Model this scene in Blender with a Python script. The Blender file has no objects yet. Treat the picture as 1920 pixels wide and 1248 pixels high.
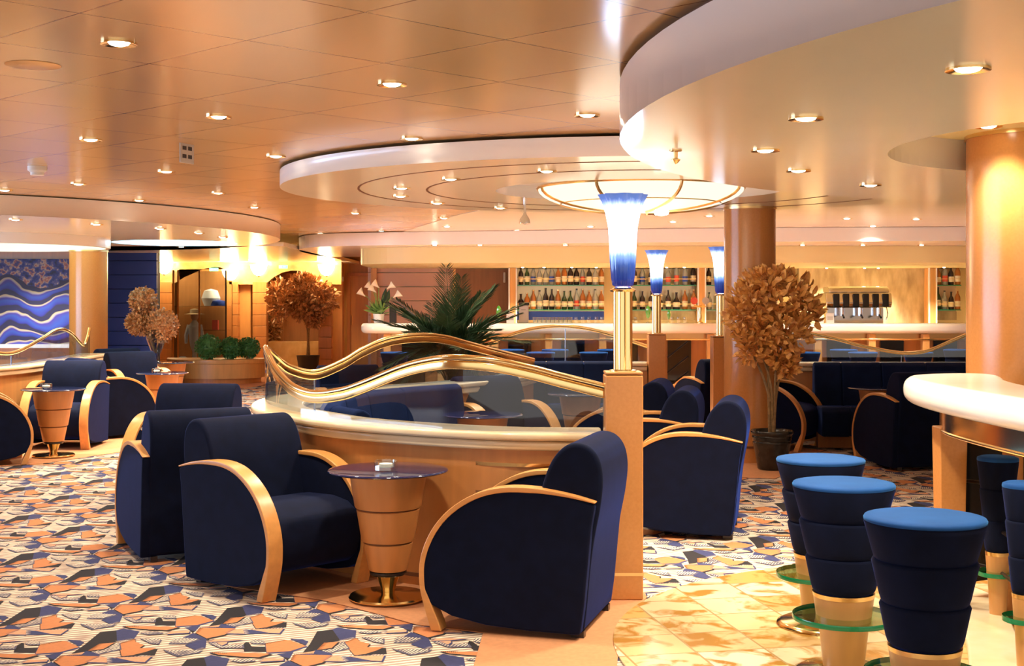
import bpy, bmesh, math, random
from mathutils import Vector, Matrix
random.seed(7)
PI = math.pi
C = bpy.context.scene.collection

# ------------------------------------------------------------------ camera, world, exposure
EYE, FOC = 1.5, 2420.0          # eye height in m, focal length in pixels of a 1920 px wide frame
cd = bpy.data.cameras.new('camera'); cam = bpy.data.objects.new('camera', cd); C.objects.link(cam)
cam.location = (0, 0, EYE); cam.rotation_euler = (PI/2, 0, 0)
cd.sensor_width = 36; cd.lens = 36*FOC/1920; cd.shift_y = -62/1920; cd.clip_start = .05; cd.clip_end = 200
sc = bpy.context.scene
sc.camera = cam
sc.view_settings.view_transform = 'Standard'; sc.view_settings.look = 'None'
sc.view_settings.gamma = 1; sc.view_settings.use_curve_mapping = False
sc.view_settings.exposure = 0.82
sc.cycles.transparent_max_bounces = 32
wd = bpy.data.worlds.new('world'); sc.world = wd; wd.use_nodes = True
wd.node_tree.nodes['Background'].inputs[0].default_value = (1.0, .90, .79, 1)
wd.node_tree.nodes['Background'].inputs[1].default_value = 0.8

def area(name, loc, rot, sx, sy, power, col):
    l = bpy.data.lights.new(name, 'AREA'); l.shape = 'RECTANGLE'; l.size = sx; l.size_y = sy
    l.energy = power; l.color = col
    o = bpy.data.objects.new(name, l); C.objects.link(o); o.location = loc; o.rotation_euler = rot
    return o
SPOT_NEAR, SPOT_FAR = 36, 95      # strength of the ceiling downlights
area('cool_fill', (-11.6, 9.5, 1.35), (0, -PI/2, 0), 1.5, 9, 330, (.50,.68,1))      # unseen cool fill light, added along the left wall
CEIL, SOF = 2.5, 2.23

# ------------------------------------------------------------------ helpers
def at(px, D): return (px-960)/FOC*D                      # sideways distance of a pixel column at depth D
def hz(py, D): return EYE-(py-562)/FOC*D                  # height of a pixel row at depth D
def fl(px, py, z=0.0):                                    # point of a level plane
    D = (EYE-z)*FOC/(py-562); return ((px-960)/FOC*D, D)

def node_mat(name):
    m = bpy.data.materials.new(name); m.use_nodes = True
    nt = m.node_tree; b = nt.nodes['Principled BSDF']
    return m, nt, b
def setin(b, **k):
    for n, v in k.items():
        n = n.replace('_', ' ')
        if n in b.inputs:
            b.inputs[n].default_value = v if not isinstance(v, tuple) or len(v) == 4 or n in ('Normal',) else (*v, 1)
def mat(name, col, rough=.5, metal=0, noise=0.0, scale=8, stretch=(1,1,1), col2=None, bump=0, **k):
    m, nt, b = node_mat(name)
    setin(b, Base_Color=col, Roughness=rough, Metallic=metal, **k)
    if noise or col2:
        tc = nt.nodes.new('ShaderNodeTexCoord'); mp = nt.nodes.new('ShaderNodeMapping')
        mp.inputs['Scale'].default_value = stretch
        nz = nt.nodes.new('ShaderNodeTexNoise'); nz.inputs['Scale'].default_value = scale; nz.inputs['Detail'].default_value = 6
        cr = nt.nodes.new('ShaderNodeValToRGB')
        c2 = col2 or tuple(c*(1-noise) for c in col)
        cr.color_ramp.elements[0].position = .32; cr.color_ramp.elements[1].position = .68
        cr.color_ramp.elements[0].color = (*c2, 1); cr.color_ramp.elements[1].color = (*col, 1)
        L = nt.links.new
        L(tc.outputs['Object'], mp.inputs['Vector']); L(mp.outputs['Vector'], nz.inputs['Vector'])
        L(nz.outputs['Fac'], cr.inputs['Fac']); L(cr.outputs['Color'], b.inputs['Base Color'])
        if bump:
            bp = nt.nodes.new('ShaderNodeBump'); bp.inputs['Strength'].default_value = bump; bp.inputs['Distance'].default_value = .01
            L(nz.outputs['Fac'], bp.inputs['Height']); L(bp.outputs['Normal'], b.inputs['Normal'])
    return m
def emis(name, col, s):
    m, nt, b = node_mat(name)
    setin(b, Base_Color=(0,0,0), Emission_Color=col, Emission_Strength=s)
    return m

M = {}
M['wood'] = mat('cherry_wood', (.62,.27,.085), .32, noise=.14, scale=3, stretch=(6,6,.6))
M['wood_pale'] = mat('honey_wood', (.78,.42,.14), .3, noise=.15, scale=3, stretch=(5,5,.5))
M['wood_mid'] = mat('orange_wood', (.60,.30,.105), .3, noise=.1, scale=4, stretch=(5,5,.5))
M['arm'] = mat('armrest_wood', (.74,.34,.10), .3, noise=.12, scale=6, stretch=(1,6,6))
M['burl'] = mat('burl_wood', (.62,.27,.08), .22, col2=(.575,.245,.07), scale=70)
M['velvet'] = mat('navy_velvet', (.0034,.0065,.026), .9, noise=.3, scale=14, Specular_IOR_Level=.15, Sheen_Weight=.18, Sheen_Roughness=.3, Sheen_Tint=(.05,.16,1))
M['velvet_sofa_lit'] = mat('sofa_velvet', (.008,.018,.062), .9, noise=.25, scale=10, Specular_IOR_Level=.15, Sheen_Weight=.25, Sheen_Roughness=.3, Sheen_Tint=(.07,.2,1))  # brighter copy of the navy velvet, light on the sofas put into its colour
M['velvet_top_lit'] = mat('blue_velvet', (.010,.07,.26), .8, noise=.25, scale=7, Specular_IOR_Level=.2, Sheen_Weight=.45, Sheen_Roughness=.4, Sheen_Tint=(.10,.42,1))  # lighter copy of the navy velvet for stool tops, light from above painted in
M['brass'] = mat('polished_brass', (.90,.66,.30), .15, 1)
M['brass_soft'] = mat('satin_brass', (.80,.56,.25), .28, 1)
M['chrome'] = mat('chrome', (.8,.8,.8), .12, 1)
M['marble'] = mat('cream_marble', (.86,.72,.52), .12, col2=(.80,.58,.32), scale=3.2, stretch=(1,1,3))
M['marble_white'] = mat('white_marble', (.95,.90,.82), .12, col2=(.90,.83,.72), scale=2.0)
M['marble_gold'] = mat('gold_marble', (.85,.58,.24), .2, col2=(.68,.40,.13), scale=5)
M['marble_wall'] = mat('bar_marble', (.68,.53,.31), .25, col2=(.36,.26,.13), scale=3, stretch=(2,2,.7))
M['white'] = mat('white_lacquer', (.90,.88,.88), .2)
M['soffit'] = mat('cream_lacquer', (.90,.84,.67), .16, noise=.04, scale=1.2)
M['yellowpaint'] = mat('pale_yellow_paint', (.86,.74,.38), .4)
M['blackglass'] = mat('dark_glass', (.01,.01,.012), .05)
M['tableglass'] = mat('navy_table_glass', (.012,.018,.075), .05, Coat_Weight=.5)
M['dark'] = mat('dark_metal', (.05,.04,.035), .3, .6)
M['blue'] = mat('blue_panel', (.012,.05,.34), .5)
M['carpetlike'] = mat('dark_blue_joint', (.004,.01,.06), .6)
M['pink'] = mat('mauve_panel', (.62,.36,.27), .35)
M['brown'] = mat('brown_wood', (.26,.11,.045), .4, noise=.2, scale=3, stretch=(6,6,.5))
M['pot'] = mat('glazed_pot', (.035,.033,.03), .12, noise=.5, scale=18)
M['soil'] = mat('soil', (.10,.06,.03), .9, noise=.5, scale=60)
M['bark'] = mat('bark', (.35,.22,.10), .8, noise=.4, scale=30)
M['palm'] = mat('palm_leaf', (.03,.07,.028), .4, noise=.4, scale=20)
M['box'] = mat('topiary_leaf', (.09,.32,.09), .45, noise=.5, scale=40)
M['autumn'] = mat('autumn_leaf', (1.0,.56,.15), .5, col2=(.58,.22,.06), scale=16)
M['autumn2'] = mat('dried_leaf', (.78,.42,.17), .5, col2=(.34,.15,.06), scale=22)
M['white_flower'] = mat('lily_petal', (.9,.86,.72), .5)
M['stem'] = mat('green_stem', (.18,.34,.08), .5)
M['green_drink'] = mat('green_cocktail', (.10,.62,.08), .2)
M['amber'] = mat('amber_bottle', (.42,.15,.03), .08)
M['green_b'] = mat('green_bottle', (.03,.07,.02), .08)
M['dark_b'] = mat('dark_bottle', (.035,.02,.02), .08)
M['clear_b'] = mat('clear_bottle', (.62,.68,.66), .08, Transmission_Weight=.5)
M['label'] = mat('paper_label', (.85,.78,.55), .6)
M['label_red'] = mat('red_label', (.7,.10,.06), .6)
M['label_blue'] = mat('blue_label', (.05,.12,.55), .6)
M['orange_carpet'] = mat('orange_carpet', (.66,.29,.13), .95, noise=.12, scale=40)
M['paper'] = mat('white_paper', (.85,.85,.83), .6)
M['grey'] = mat('grey_plastic', (.52,.50,.47), .5)
M['black'] = mat('black_plastic', (.02,.02,.02), .4)
M['lens'] = emis('lit_lens', (1,.88,.66), 14)
M['mirror_wall'] = mat('gold_tinted_mirror', (.85,.74,.48), .25, .6)
M['glow_warm'] = emis('lit_sconce_glass', (1,.78,.45), 7)
M['glow_blue'] = emis('lit_blue_cove', (.30,.75,1), 2.6)
M['glow_yellow'] = emis('lit_yellow_cove', (.80,.88,.52), 1.6)
M['exit'] = emis('lit_exit_sign', (.2,.9,.45), 1.6)
M['groove'] = mat('groove_shadow_gap', (.16,.06,.02), .7)
M['skin'] = mat('mannequin_skin', (.75,.50,.36), .5)
M['cloth_w'] = mat('white_cloth', (.72,.80,.88), .8)
M['straw'] = mat('straw', (.80,.60,.38), .8)

def glassmat(name, tint, refl=.12, rough=.02):
    m = bpy.data.materials.new(name); m.use_nodes = True; nt = m.node_tree; nt.nodes.clear()
    o = nt.nodes.new('ShaderNodeOutputMaterial'); mx = nt.nodes.new('ShaderNodeMixShader')
    t = nt.nodes.new('ShaderNodeBsdfTransparent'); g = nt.nodes.new('ShaderNodeBsdfGlossy'); f = nt.nodes.new('ShaderNodeFresnel')
    ad = nt.nodes.new('ShaderNodeMath'); ad.operation = 'ADD'; ad.inputs[1].default_value = refl; ad.use_clamp = True
    t.inputs[0].default_value = (*tint, 1); g.inputs['Roughness'].default_value = rough; g.inputs[0].default_value = (.9,.9,.9,1)
    f.inputs[0].default_value = 1.45
    L = nt.links.new
    gm = nt.nodes.new('ShaderNodeNewGeometry'); iv = nt.nodes.new('ShaderNodeMath'); iv.operation = 'SUBTRACT'; iv.inputs[0].default_value = 1
    ml = nt.nodes.new('ShaderNodeMath'); ml.operation = 'MULTIPLY'; L(gm.outputs['Backfacing'], iv.inputs[1]); L(ad.outputs[0], ml.inputs[0]); L(iv.outputs[0], ml.inputs[1])
    L(f.outputs[0], ad.inputs[0]); L(ml.outputs[0], mx.inputs[0]); L(t.outputs[0], mx.inputs[1]); L(g.outputs[0], mx.inputs[2]); L(mx.outputs[0], o.inputs[0])
    return m
M['pane'] = glassmat('clear_panel_glass', (.66,.72,.80), .03)
M['greenglass'] = glassmat('green_disc_glass', (.62,.80,.62), .04)
M['greenedge'] = mat('green_glass_edge', (.01,.22,.09), .1)
M['glassware'] = glassmat('clear_glassware', (.90,.92,.90), .18)
M['vase'] = glassmat('vase_glass', (.70,.74,.78), .12)

# ceiling tiles: square metal panels set diagonally, thin dark joints
def tile_mat(name, col, line, p0, n1, n2, wline, rough, var, vein=None):
    m, nt, b = node_mat(name); L = nt.links.new; N = nt.nodes.new
    tc = N('ShaderNodeTexCoord'); sb = N('ShaderNodeVectorMath'); sb.operation = 'SUBTRACT'; sb.inputs[1].default_value = (*p0, 0)
    L(tc.outputs['Object'], sb.inputs[0])
    fr, fo = [], []
    for n in (n1, n2):
        d = N('ShaderNodeVectorMath'); d.operation = 'DOT_PRODUCT'; d.inputs[1].default_value = (*n, 0); L(sb.outputs[0], d.inputs[0])
        q = N('ShaderNodeMath'); q.operation = 'FRACT'; L(d.outputs['Value'], q.inputs[0])
        g = N('ShaderNodeMath'); g.operation = 'FLOOR'; L(d.outputs['Value'], g.inputs[0])
        a = N('ShaderNodeMath'); a.operation = 'SUBTRACT'; a.inputs[1].default_value = .5; L(q.outputs[0], a.inputs[0])
        c = N('ShaderNodeMath'); c.operation = 'ABSOLUTE'; L(a.outputs[0], c.inputs[0]); fr.append(c); fo.append(g)
    mxm = N('ShaderNodeMath'); mxm.operation = 'MAXIMUM'; L(fr[0].outputs[0], mxm.inputs[0]); L(fr[1].outputs[0], mxm.inputs[1])
    gt = N('ShaderNodeMath'); gt.operation = 'GREATER_THAN'; gt.inputs[1].default_value = .5-wline; L(mxm.outputs[0], gt.inputs[0])
    cv = N('ShaderNodeCombineXYZ'); L(fo[0].outputs[0], cv.inputs[0]); L(fo[1].outputs[0], cv.inputs[1])
    wn = N('ShaderNodeTexWhiteNoise'); L(cv.outputs[0], wn.inputs['Vector'])
    cr = N('ShaderNodeValToRGB'); cr.color_ramp.elements[0].color = (*[c*(1-var) for c in col], 1); cr.color_ramp.elements[1].color = (*col, 1)
    L(wn.outputs['Value'], cr.inputs['Fac'])
    src = cr.outputs['Color']
    if vein:
        cr.color_ramp.elements[0].color = (*vein[0], 1)
        nz = N('ShaderNodeTexNoise'); nz.inputs['Scale'].default_value = 5; nz.inputs['Detail'].default_value = 8; nz.inputs['Distortion'].default_value = 1.2
        vc = N('ShaderNodeVectorMath'); vc.operation = 'MULTIPLY_ADD'; vc.inputs[1].default_value = (7,3,5); L(cv.outputs[0], vc.inputs[0]); L(sb.outputs[0], vc.inputs[2])
        L(vc.outputs[0], nz.inputs['Vector'])
        rr = N('ShaderNodeValToRGB'); rr.color_ramp.elements[0].position = .50; rr.color_ramp.elements[1].position = .62; L(nz.outputs['Fac'], rr.inputs['Fac'])
        vm = N('ShaderNodeMix'); vm.data_type = 'RGBA'; L(rr.outputs['Color'], vm.inputs['Factor']); L(src, vm.inputs['A']); vm.inputs['B'].default_value = (*vein[1], 1)
        src = vm.outputs['Result']
    mx = N('ShaderNodeMix'); mx.data_type = 'RGBA'; L(gt.outputs[0], mx.inputs['Factor']); L(src, mx.inputs['A']); mx.inputs['B'].default_value = (*line, 1)
    L(mx.outputs['Result'], b.inputs['Base Color']); setin(b, Roughness=rough)
    return m, nt, b
def inv_basis(u, w):
    d = u[0]*w[1]-u[1]*w[0]
    return (w[1]/d, -w[0]/d), (-u[1]/d, u[0]/d)
n1, n2 = inv_basis((.485,.474), (-.513,.49))
M['ceil'], _nt, _b = tile_mat('tan_ceiling_panel', (.71,.455,.225), (.28,.13,.06), (-1.025,4.979), n1, n2, .006, .17, .08)
setin(_b, Specular_IOR_Level=.8)
# the joints meet on the listed point: shift by half a cell so |fract-.5| peaks there
n1, n2 = inv_basis((.30,.06), (-.06,.30))
M['disc'], _nt, _b = tile_mat('golden_marble_tile', (.80,.68,.48), (.42,.27,.12), (0,0), n1, n2, .016, .16, .05, vein=((.62,.38,.12), (.42,.20,.04)))

# ------------------------------------------------------------------ mesh builder
class MB:
    def __init__(s): s.v = []; s.f = []; s.mi = []; s.k = 0
    def add(s, v, f, k=None):
        o = len(s.v); s.v += [tuple(p) for p in v]; s.f += [tuple(i+o for i in q) for q in f]; s.mi += [s.k if k is None else k]*len(f); return s
    def box(s, x0, x1, y0, y1, z0, z1, k=None):
        return s.add([(x0,y0,z0),(x1,y0,z0),(x1,y1,z0),(x0,y1,z0),(x0,y0,z1),(x1,y0,z1),(x1,y1,z1),(x0,y1,z1)],
                     [(0,3,2,1),(4,5,6,7),(0,1,5,4),(1,2,6,5),(2,3,7,6),(3,0,4,7)], k)
    def lathe(s, prof, n=32, c=(0,0), cap=True, k=None, wave=None):
        v = []; f = []
        for (r, z) in prof:
            for i in range(n):
                a = 2*PI*i/n; q = r if wave is None else r*wave(a, z)
                v.append((c[0]+q*math.cos(a), c[1]+q*math.sin(a), z))
        for j in range(len(prof)-1):
            for i in range(n):
                f.append((j*n+i, j*n+(i+1)%n, (j+1)*n+(i+1)%n, (j+1)*n+i))
        if cap:
            f.append(tuple(range(n-1,-1,-1))); f.append(tuple((len(prof)-1)*n+i for i in range(n)))
        return s.add(v, f, k)
    def prism(s, poly, z0, z1, k=None, axis='z'):
        n = len(poly)
        def P(a, b, t): return (a,b,t) if axis == 'z' else ((a,t,b) if axis == 'y' else (t,a,b))
        v = [P(x,y,z0) for x,y in poly]+[P(x,y,z1) for x,y in poly]
        f = [tuple(range(n-1,-1,-1)), tuple(range(n,2*n))]+[(i,(i+1)%n,n+(i+1)%n,n+i) for i in range(n)]
        return s.add(v, f, k)
    def tube(s, pts, r, n=10, k=None, closed=False):
        pts = [Vector(p) for p in pts]; m = len(pts); v = []; f = []
        rr = r if isinstance(r, (list, tuple)) else [r]*m
        for i, p in enumerate(pts):
            t = (pts[min(i+1,m-1)]-pts[max(i-1,0)])
            if closed: t = pts[(i+1)%m]-pts[i-1]
            t.normalize(); up = Vector((0,0,1)) if abs(t.z) < .95 else Vector((1,0,0))
            a = t.cross(up).normalized(); b = a.cross(t)
            for j in range(n):
                q = 2*PI*j/n; v.append(tuple(p+(a*math.cos(q)+b*math.sin(q))*rr[i]))
        for i in range(m if closed else m-1):
            i2 = (i+1) % m
            for j in range(n): f.append((i*n+j, i*n+(j+1)%n, i2*n+(j+1)%n, i2*n+j))
        if not closed: f.append(tuple(range(n-1,-1,-1))); f.append(tuple((m-1)*n+j for j in range(n)))
        return s.add(v, f, k)
    def ribbon(s, path, w, z0, z1, k=None, off=0):
        # vertical-sided band of width w along an xy path; z0, z1 numbers or lists
        m = len(path); Lf = []; Rt = []
        for i, p in enumerate(path):
            a = Vector(path[max(i-1,0)][:2]); b = Vector(path[min(i+1,m-1)][:2]); t = (b-a).normalized(); nrm = Vector((-t.y, t.x))
            c = Vector(p[:2])+nrm*off; Lf.append(c+nrm*w/2); Rt.append(c-nrm*w/2)
        Z0 = z0 if isinstance(z0, list) else [z0]*m; Z1 = z1 if isinstance(z1, list) else [z1]*m
        v = []
        for i in range(m): v += [(*Lf[i],Z0[i]),(*Rt[i],Z0[i]),(*Rt[i],Z1[i]),(*Lf[i],Z1[i])]
        f = []
        for i in range(m-1):
            for j in range(4): f.append((i*4+j, i*4+(j+1)%4, i*4+4+(j+1)%4, i*4+4+j))
        f.append((3,2,1,0)); q = (m-1)*4; f.append((q,q+1,q+2,q+3))
        return s.add(v, f, k)
    def build(s, name, m, parent=None, smooth=False, bevel=0, seg=2, ang=40, loc=None, rot=None):
        me = bpy.data.meshes.new(name); me.from_pydata(s.v, [], s.f); me.validate()
        ms = m if isinstance(m, (list, tuple)) else [m]
        for q in ms: me.materials.append(M[q] if isinstance(q, str) else q)
        if len(ms) > 1 and len(me.polygons) == len(s.mi):
            for p, i in zip(me.polygons, s.mi): p.material_index = i
        bm = bmesh.new(); bm.from_mesh(me); bmesh.ops.recalc_face_normals(bm, faces=bm.faces); bm.to_mesh(me); bm.free()
        if smooth or bevel:
            for p in me.polygons: p.use_smooth = True
            me.set_sharp_from_angle(angle=math.radians(ang))
        o = bpy.data.objects.new(name, me); C.objects.link(o)
        if parent: o.parent = parent
        if loc: o.location = loc
        if rot: o.rotation_euler = rot
        if bevel:
            b = o.modifiers.new('bevel', 'BEVEL'); b.width = bevel; b.segments = seg; b.limit_method = 'ANGLE'; b.angle_limit = math.radians(35); b.harden_normals = False
            wn = o.modifiers.new('wn', 'WEIGHTED_NORMAL'); wn.keep_sharp = False
            me.set_sharp_from_angle(angle=math.radians(180))
        return o
def tag(o, label, cat, group=None, kind=None):
    o['label'] = label; o['category'] = cat
    if group: o['group'] = group
    if kind: o['kind'] = kind
    return o
def struct(o, label=None):
    o['kind'] = 'structure'
    if label: o['label'] = label; o['category'] = o.name.split('_')[0]
    return o
def thing(name, label, cat, loc=(0,0,0), rz=0, group=None):
    o = bpy.data.objects.new(name, None); C.objects.link(o); o.location = loc; o.rotation_euler = (0,0,rz); o.empty_display_size = .1
    return tag(o, label, cat, group)
def dup(r, loc, rz=0, label=None, scale=None, group=None):
    c = r.copy(); C.objects.link(c); c.location = loc; c.rotation_euler = (0,0,rz)
    if label: c['label'] = label
    if group: c['group'] = group
    if scale: c.scale = scale
    for ch in list(r.children):
        d = ch.copy(); C.objects.link(d); d.parent = c
        for g in list(ch.children):
            e = g.copy(); C.objects.link(e); e.parent = d
    return c
def spline(pts, n=6):
    out = []; m = len(pts)
    for i in range(m-1):
        p = [Vector(pts[max(0,i-1)]), Vector(pts[i]), Vector(pts[i+1]), Vector(pts[min(m-1,i+2)])]
        for j in range(n):
            t = j/n
            out.append(tuple(.5*((2*p[1])+(-p[0]+p[2])*t+(2*p[0]-5*p[1]+4*p[2]-p[3])*t*t+(-p[0]+3*p[1]-3*p[2]+p[3])*t**3)))
    out.append(tuple(pts[-1])); return out
def circ(cx, cy, rx, ry=None, n=72, a0=0, a1=2*PI, full=True):
    ry = ry or rx
    return [(cx+rx*math.cos(a0+(a1-a0)*i/(n if full else n-1)), cy+ry*math.sin(a0+(a1-a0)*i/(n if full else n-1))) for i in range(n)]

# ------------------------------------------------------------------ floor: patterned carpet, plain orange borders, marble disc
def hatch(name, c1, c2, sc_, rz):
    m, nt, b = node_mat(name); L = nt.links.new
    tc = nt.nodes.new('ShaderNodeTexCoord'); mp = nt.nodes.new('ShaderNodeMapping'); mp.inputs['Rotation'].default_value = (0,0,rz)
    w = nt.nodes.new('ShaderNodeTexWave'); w.inputs['Scale'].default_value = sc_; w.inputs['Distortion'].default_value = 3; w.inputs['Detail'].default_value = 2
    nz = nt.nodes.new('ShaderNodeTexNoise'); nz.inputs['Scale'].default_value = 9
    ad = nt.nodes.new('ShaderNodeMath'); ad.operation = 'MULTIPLY'
    cr = nt.nodes.new('ShaderNodeValToRGB'); cr.color_ramp.elements[0].position = .16; cr.color_ramp.elements[1].position = .44
    cr.color_ramp.elements[0].color = (*c1,1); cr.color_ramp.elements[1].color = (*c2,1)
    L(tc.outputs['Object'], mp.inputs[0]); L(mp.outputs[0], w.inputs['Vector']); L(mp.outputs[0], nz.inputs['Vector'])
    L(w.outputs['Fac'], ad.inputs[0]); L(nz.outputs['Fac'], ad.inputs[1]); L(ad.outputs[0], cr.inputs['Fac']); L(cr.outputs[0], b.inputs['Base Color'])
    setin(b, Roughness=.95); return m
cream = hatch('carpet_cream', (.40,.28,.22), (.90,.77,.60), 9, 1.2)
FM = [cream, mat('carpet_orange', (.62,.23,.085), .95, noise=.12, scale=50), mat('carpet_blue', (.045,.05,.15), .95, noise=.2, scale=50),
      mat('carpet_black', (.018,.014,.018), .95), hatch('carpet_hatched', (.09,.08,.12), (.86,.72,.55), 22, .4), mat('carpet_peach', (.74,.38,.22), .95, noise=.2, scale=60),
      mat('carpet_slate', (.10,.09,.14), .95)]
FK = dict(O=1, B=2, K=3, H=4, P=5, N=6)
CARPET = [
    ('K', [(-0.054,0.032),(-0.049,0.082),(-0.036,0.076),(-0.008,0.005),(0.054,0.005),(0.071,-0.064),(0.07,-0.079),(-0.024,-0.074)]),
    ('O', [(-0.464,0.503),(-0.391,0.561),(-0.365,0.554),(-0.279,0.458),(-0.334,0.378),(-0.429,0.353)]),
    ('B', [(-0.382,0.329),(-0.317,0.372),(-0.316,0.264),(-0.353,0.293)]),
    ('K', [(-0.353,0.293),(-0.316,0.264),(-0.32,0.232)]),
    ('K', [(-0.276,0.353),(-0.267,0.49),(-0.268,0.707),(-0.204,0.741),(-0.14,0.541),(-0.195,0.515),(-0.223,0.39),(-0.241,0.372)]),
    ('B', [(-0.204,0.741),(-0.182,0.776),(-0.092,0.72),(-0.081,0.593),(-0.14,0.541)]),
    ('O', [(-0.125,0.515),(-0.077,0.593),(-0.058,0.541),(-0.007,0.49),(-0.013,0.44),(0.061,0.44),(0.011,0.341),(-0.05,0.311)]),
    ('H', [(-0.208,0.39),(-0.163,0.427),(-0.128,0.528),(-0.092,0.427),(-0.163,0.353)]),
    ('O', [(-0.223,0.39),(-0.209,0.509),(-0.147,0.528),(-0.163,0.427)]),
    ('K', [(-0.006,0.335),(0.07,0.427),(0.084,0.329)]),
    ('B', [(-0.225,0.329),(-0.228,0.396),(-0.206,0.384),(-0.145,0.329),(-0.153,0.293)]),
    ('P', [(-0.31,0.317),(-0.226,0.335),(-0.23,0.378),(-0.272,0.347)]),
    ('O', [(-0.308,0.235),(-0.31,0.317),(-0.222,0.317),(-0.142,0.311),(-0.171,0.2),(-0.234,0.137)]),
    ('P', [(-0.165,0.223),(-0.14,0.305),(-0.107,0.293),(-0.082,0.217)]),
    ('B', [(-0.107,0.293),(-0.089,0.293),(0.03,0.223),(-0.078,0.209)]),
    ('P', [(-0.074,0.293),(0.075,0.311),(0.072,0.223),(0.029,0.229)]),
    ('B', [(-0.345,0.143),(-0.316,0.229),(-0.23,0.121),(-0.202,-0.021),(-0.227,-0.064),(-0.261,-0.027),(-0.302,0.022),(-0.254,0.121)]),
    ('H', [(-0.38,0.054),(-0.379,0.137),(-0.349,0.149),(-0.264,0.126),(-0.303,0.06)]),
    ('H', [(-0.358,-0.064),(-0.212,-0.053),(-0.22,-0.09),(-0.293,-0.146),(-0.327,-0.105)]),
    ('P', [(-0.214,0.076),(-0.192,0.121),(-0.058,0.115),(-0.135,0.087)]),
    ('O', [(-0.166,-0.09),(-0.089,-0.095),(0.078,-0.105),(0.094,-0.116),(0.056,-0.166),(-0.025,-0.156),(-0.124,-0.126)]),
    ('B', [(-0.369,0.574),(-0.309,0.561),(-0.279,0.528),(-0.28,0.465)]),
    ('K', [(-0.236,0.132),(-0.219,0.143),(-0.218,0.093)]),
    ('H', [(-0.031,0.076),(-0.023,0.115),(0.016,0.109),(0.039,0.054),(-0.011,0.054)]),
    ('H', [(-0.206,0.06),(-0.179,0.065),(-0.138,0.011),(-0.058,0.038),(-0.044,-0.016),(-0.14,-0.016)]),
    ('P', [(-0.176,0.065),(-0.129,0.076),(-0.126,0.049),(-0.139,0.016)]),
    ('N', [(-0.38,-0.043),(-0.279,-0.146),(-0.291,-0.156),(-0.354,-0.09)]),
    ('P', [(0.075,-0.236),(0.083,-0.192),(0.162,-0.182),(0.168,-0.216)]),
    ('H', [(-0.087,0.693),(-0.013,0.714),(0.024,0.686),(-0.037,0.666)]),
    ('H', [(-0.056,0.6),(0.043,0.58),(0.05,0.503),(0.009,0.522)]),
]
f = MB(); f.add([(-12,-3,0),(12,-3,0),(12,30,0),(-12,30,0)], [(0,1,2,3)], 0)
f.add([(-12,-3,-.1),(12,-3,-.1),(12,30,-.1),(-12,30,-.1)], [(3,2,1,0)], 0)
def fringe(poly, k, z, e, ln, n):
    (ax,ay),(bx,by) = poly[e], poly[(e+1)%len(poly)]
    dx, dy = bx-ax, by-ay; d = math.hypot(dx,dy) or 1; nx, ny = dy/d*ln, -dx/d*ln
    for i in range(n):
        t0, t1 = (i+.15)/n, (i+.75)/n
        f.add([(ax+dx*t0,ay+dy*t0,z),(ax+dx*t1,ay+dy*t1,z),(ax+dx*(t0+.1)+nx,ay+dy*(t0+.1)+ny,z)], [(0,1,2)], k)
for i in range(-40, 60):
    for j in range(-40, 60):
        ox, oy = -1.118+.504*i+.474*j, 5.580-.444*i+.461*j
        if not (3.6 < oy < 27 and abs(ox) < oy*.42+.9 and ox < 7.5): continue
        for q, (c, pl) in enumerate(CARPET):
            P = [(ox+x, oy+y) for x, y in pl]; z = .0006+q*.00009
            if c in 'HOP':
                gx, gy = sum(p[0] for p in P)/len(P), sum(p[1] for p in P)/len(P)
                f.add([(gx+(x-gx)*1.07+.006,gy+(y-gy)*1.07-.012,z-.00004) for x,y in P], [tuple(range(len(P)))], 6 if c == 'H' else (2 if q % 2 else 3))
            f.add([(x,y,z) for x,y in P], [tuple(range(len(P)))], FK[c])
            if oy < 13:
                if c == 'O': fringe(P, 3 if q % 2 else 2, z, 0, .022, 9)
                if c == 'B' and q in (5,14,16): fringe(P, 0, z+.00004, 3, .022, 9)
                if c == 'P': fringe(P, 6, z, 0, -.02, 11)
fo = f.build('floor', FM); struct(fo)
def slab(name, poly, z0, z1, m, **k):
    return MB().prism(poly, z0, z1).build(name, m, **k)
s = slab('trim_carpet_border', [(-.13,5.80),fl(780,1172),fl(700,1150),fl(600,1125),(-1.5,6.75),(-1.75,7.5),(-1.95,8.3),(-1.95,9.1),(-1.7,9.9),(-.9,10.9),(.2,12.2),(.4,12),(.3,9),(.64,7.0),(.68,6.5),(.5,5.9),(.42,5.2),(-.17,5.0)], .0035, .006, 'orange_carpet'); struct(s)
s = slab('trim_carpet_walkway', [(-7,11.0),(-4.9,11.4),(-4.3,11.8),(-3.75,12.9),(-3.55,14.2),(-3.4,16.5),(-3.9,18.6),(-9,19)], .0035, .006, 'orange_carpet'); struct(s)
s = slab('trim_carpet_far', [(-11,20.2),(-5.9,20.2),(-5.0,20.9),(-4.4,22.3),(-4.3,24.5),(-4.0,26.6),(-2.6,27.0),(-2.6,29.9),(-11,29.9)], .0035, .006, 'orange_carpet'); struct(s)
s = slab('trim_carpet_bar', [(-2.6,17.2),(9,16.6),(9,19.4),(-2.6,19.4)], .0035, .006, 'orange_carpet'); struct(s)
s = slab('trim_carpet_step', [(1.1,11.2),(2.2,10.8),(3.0,12.4),(2.9,14.2),(1.3,14.2)], .0035, .006, 'orange_carpet'); struct(s)
d = slab('floor_marble_disc', circ(2.24,5.55,1.80,1.80,96), .004, .010, 'disc'); struct(d)
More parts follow.
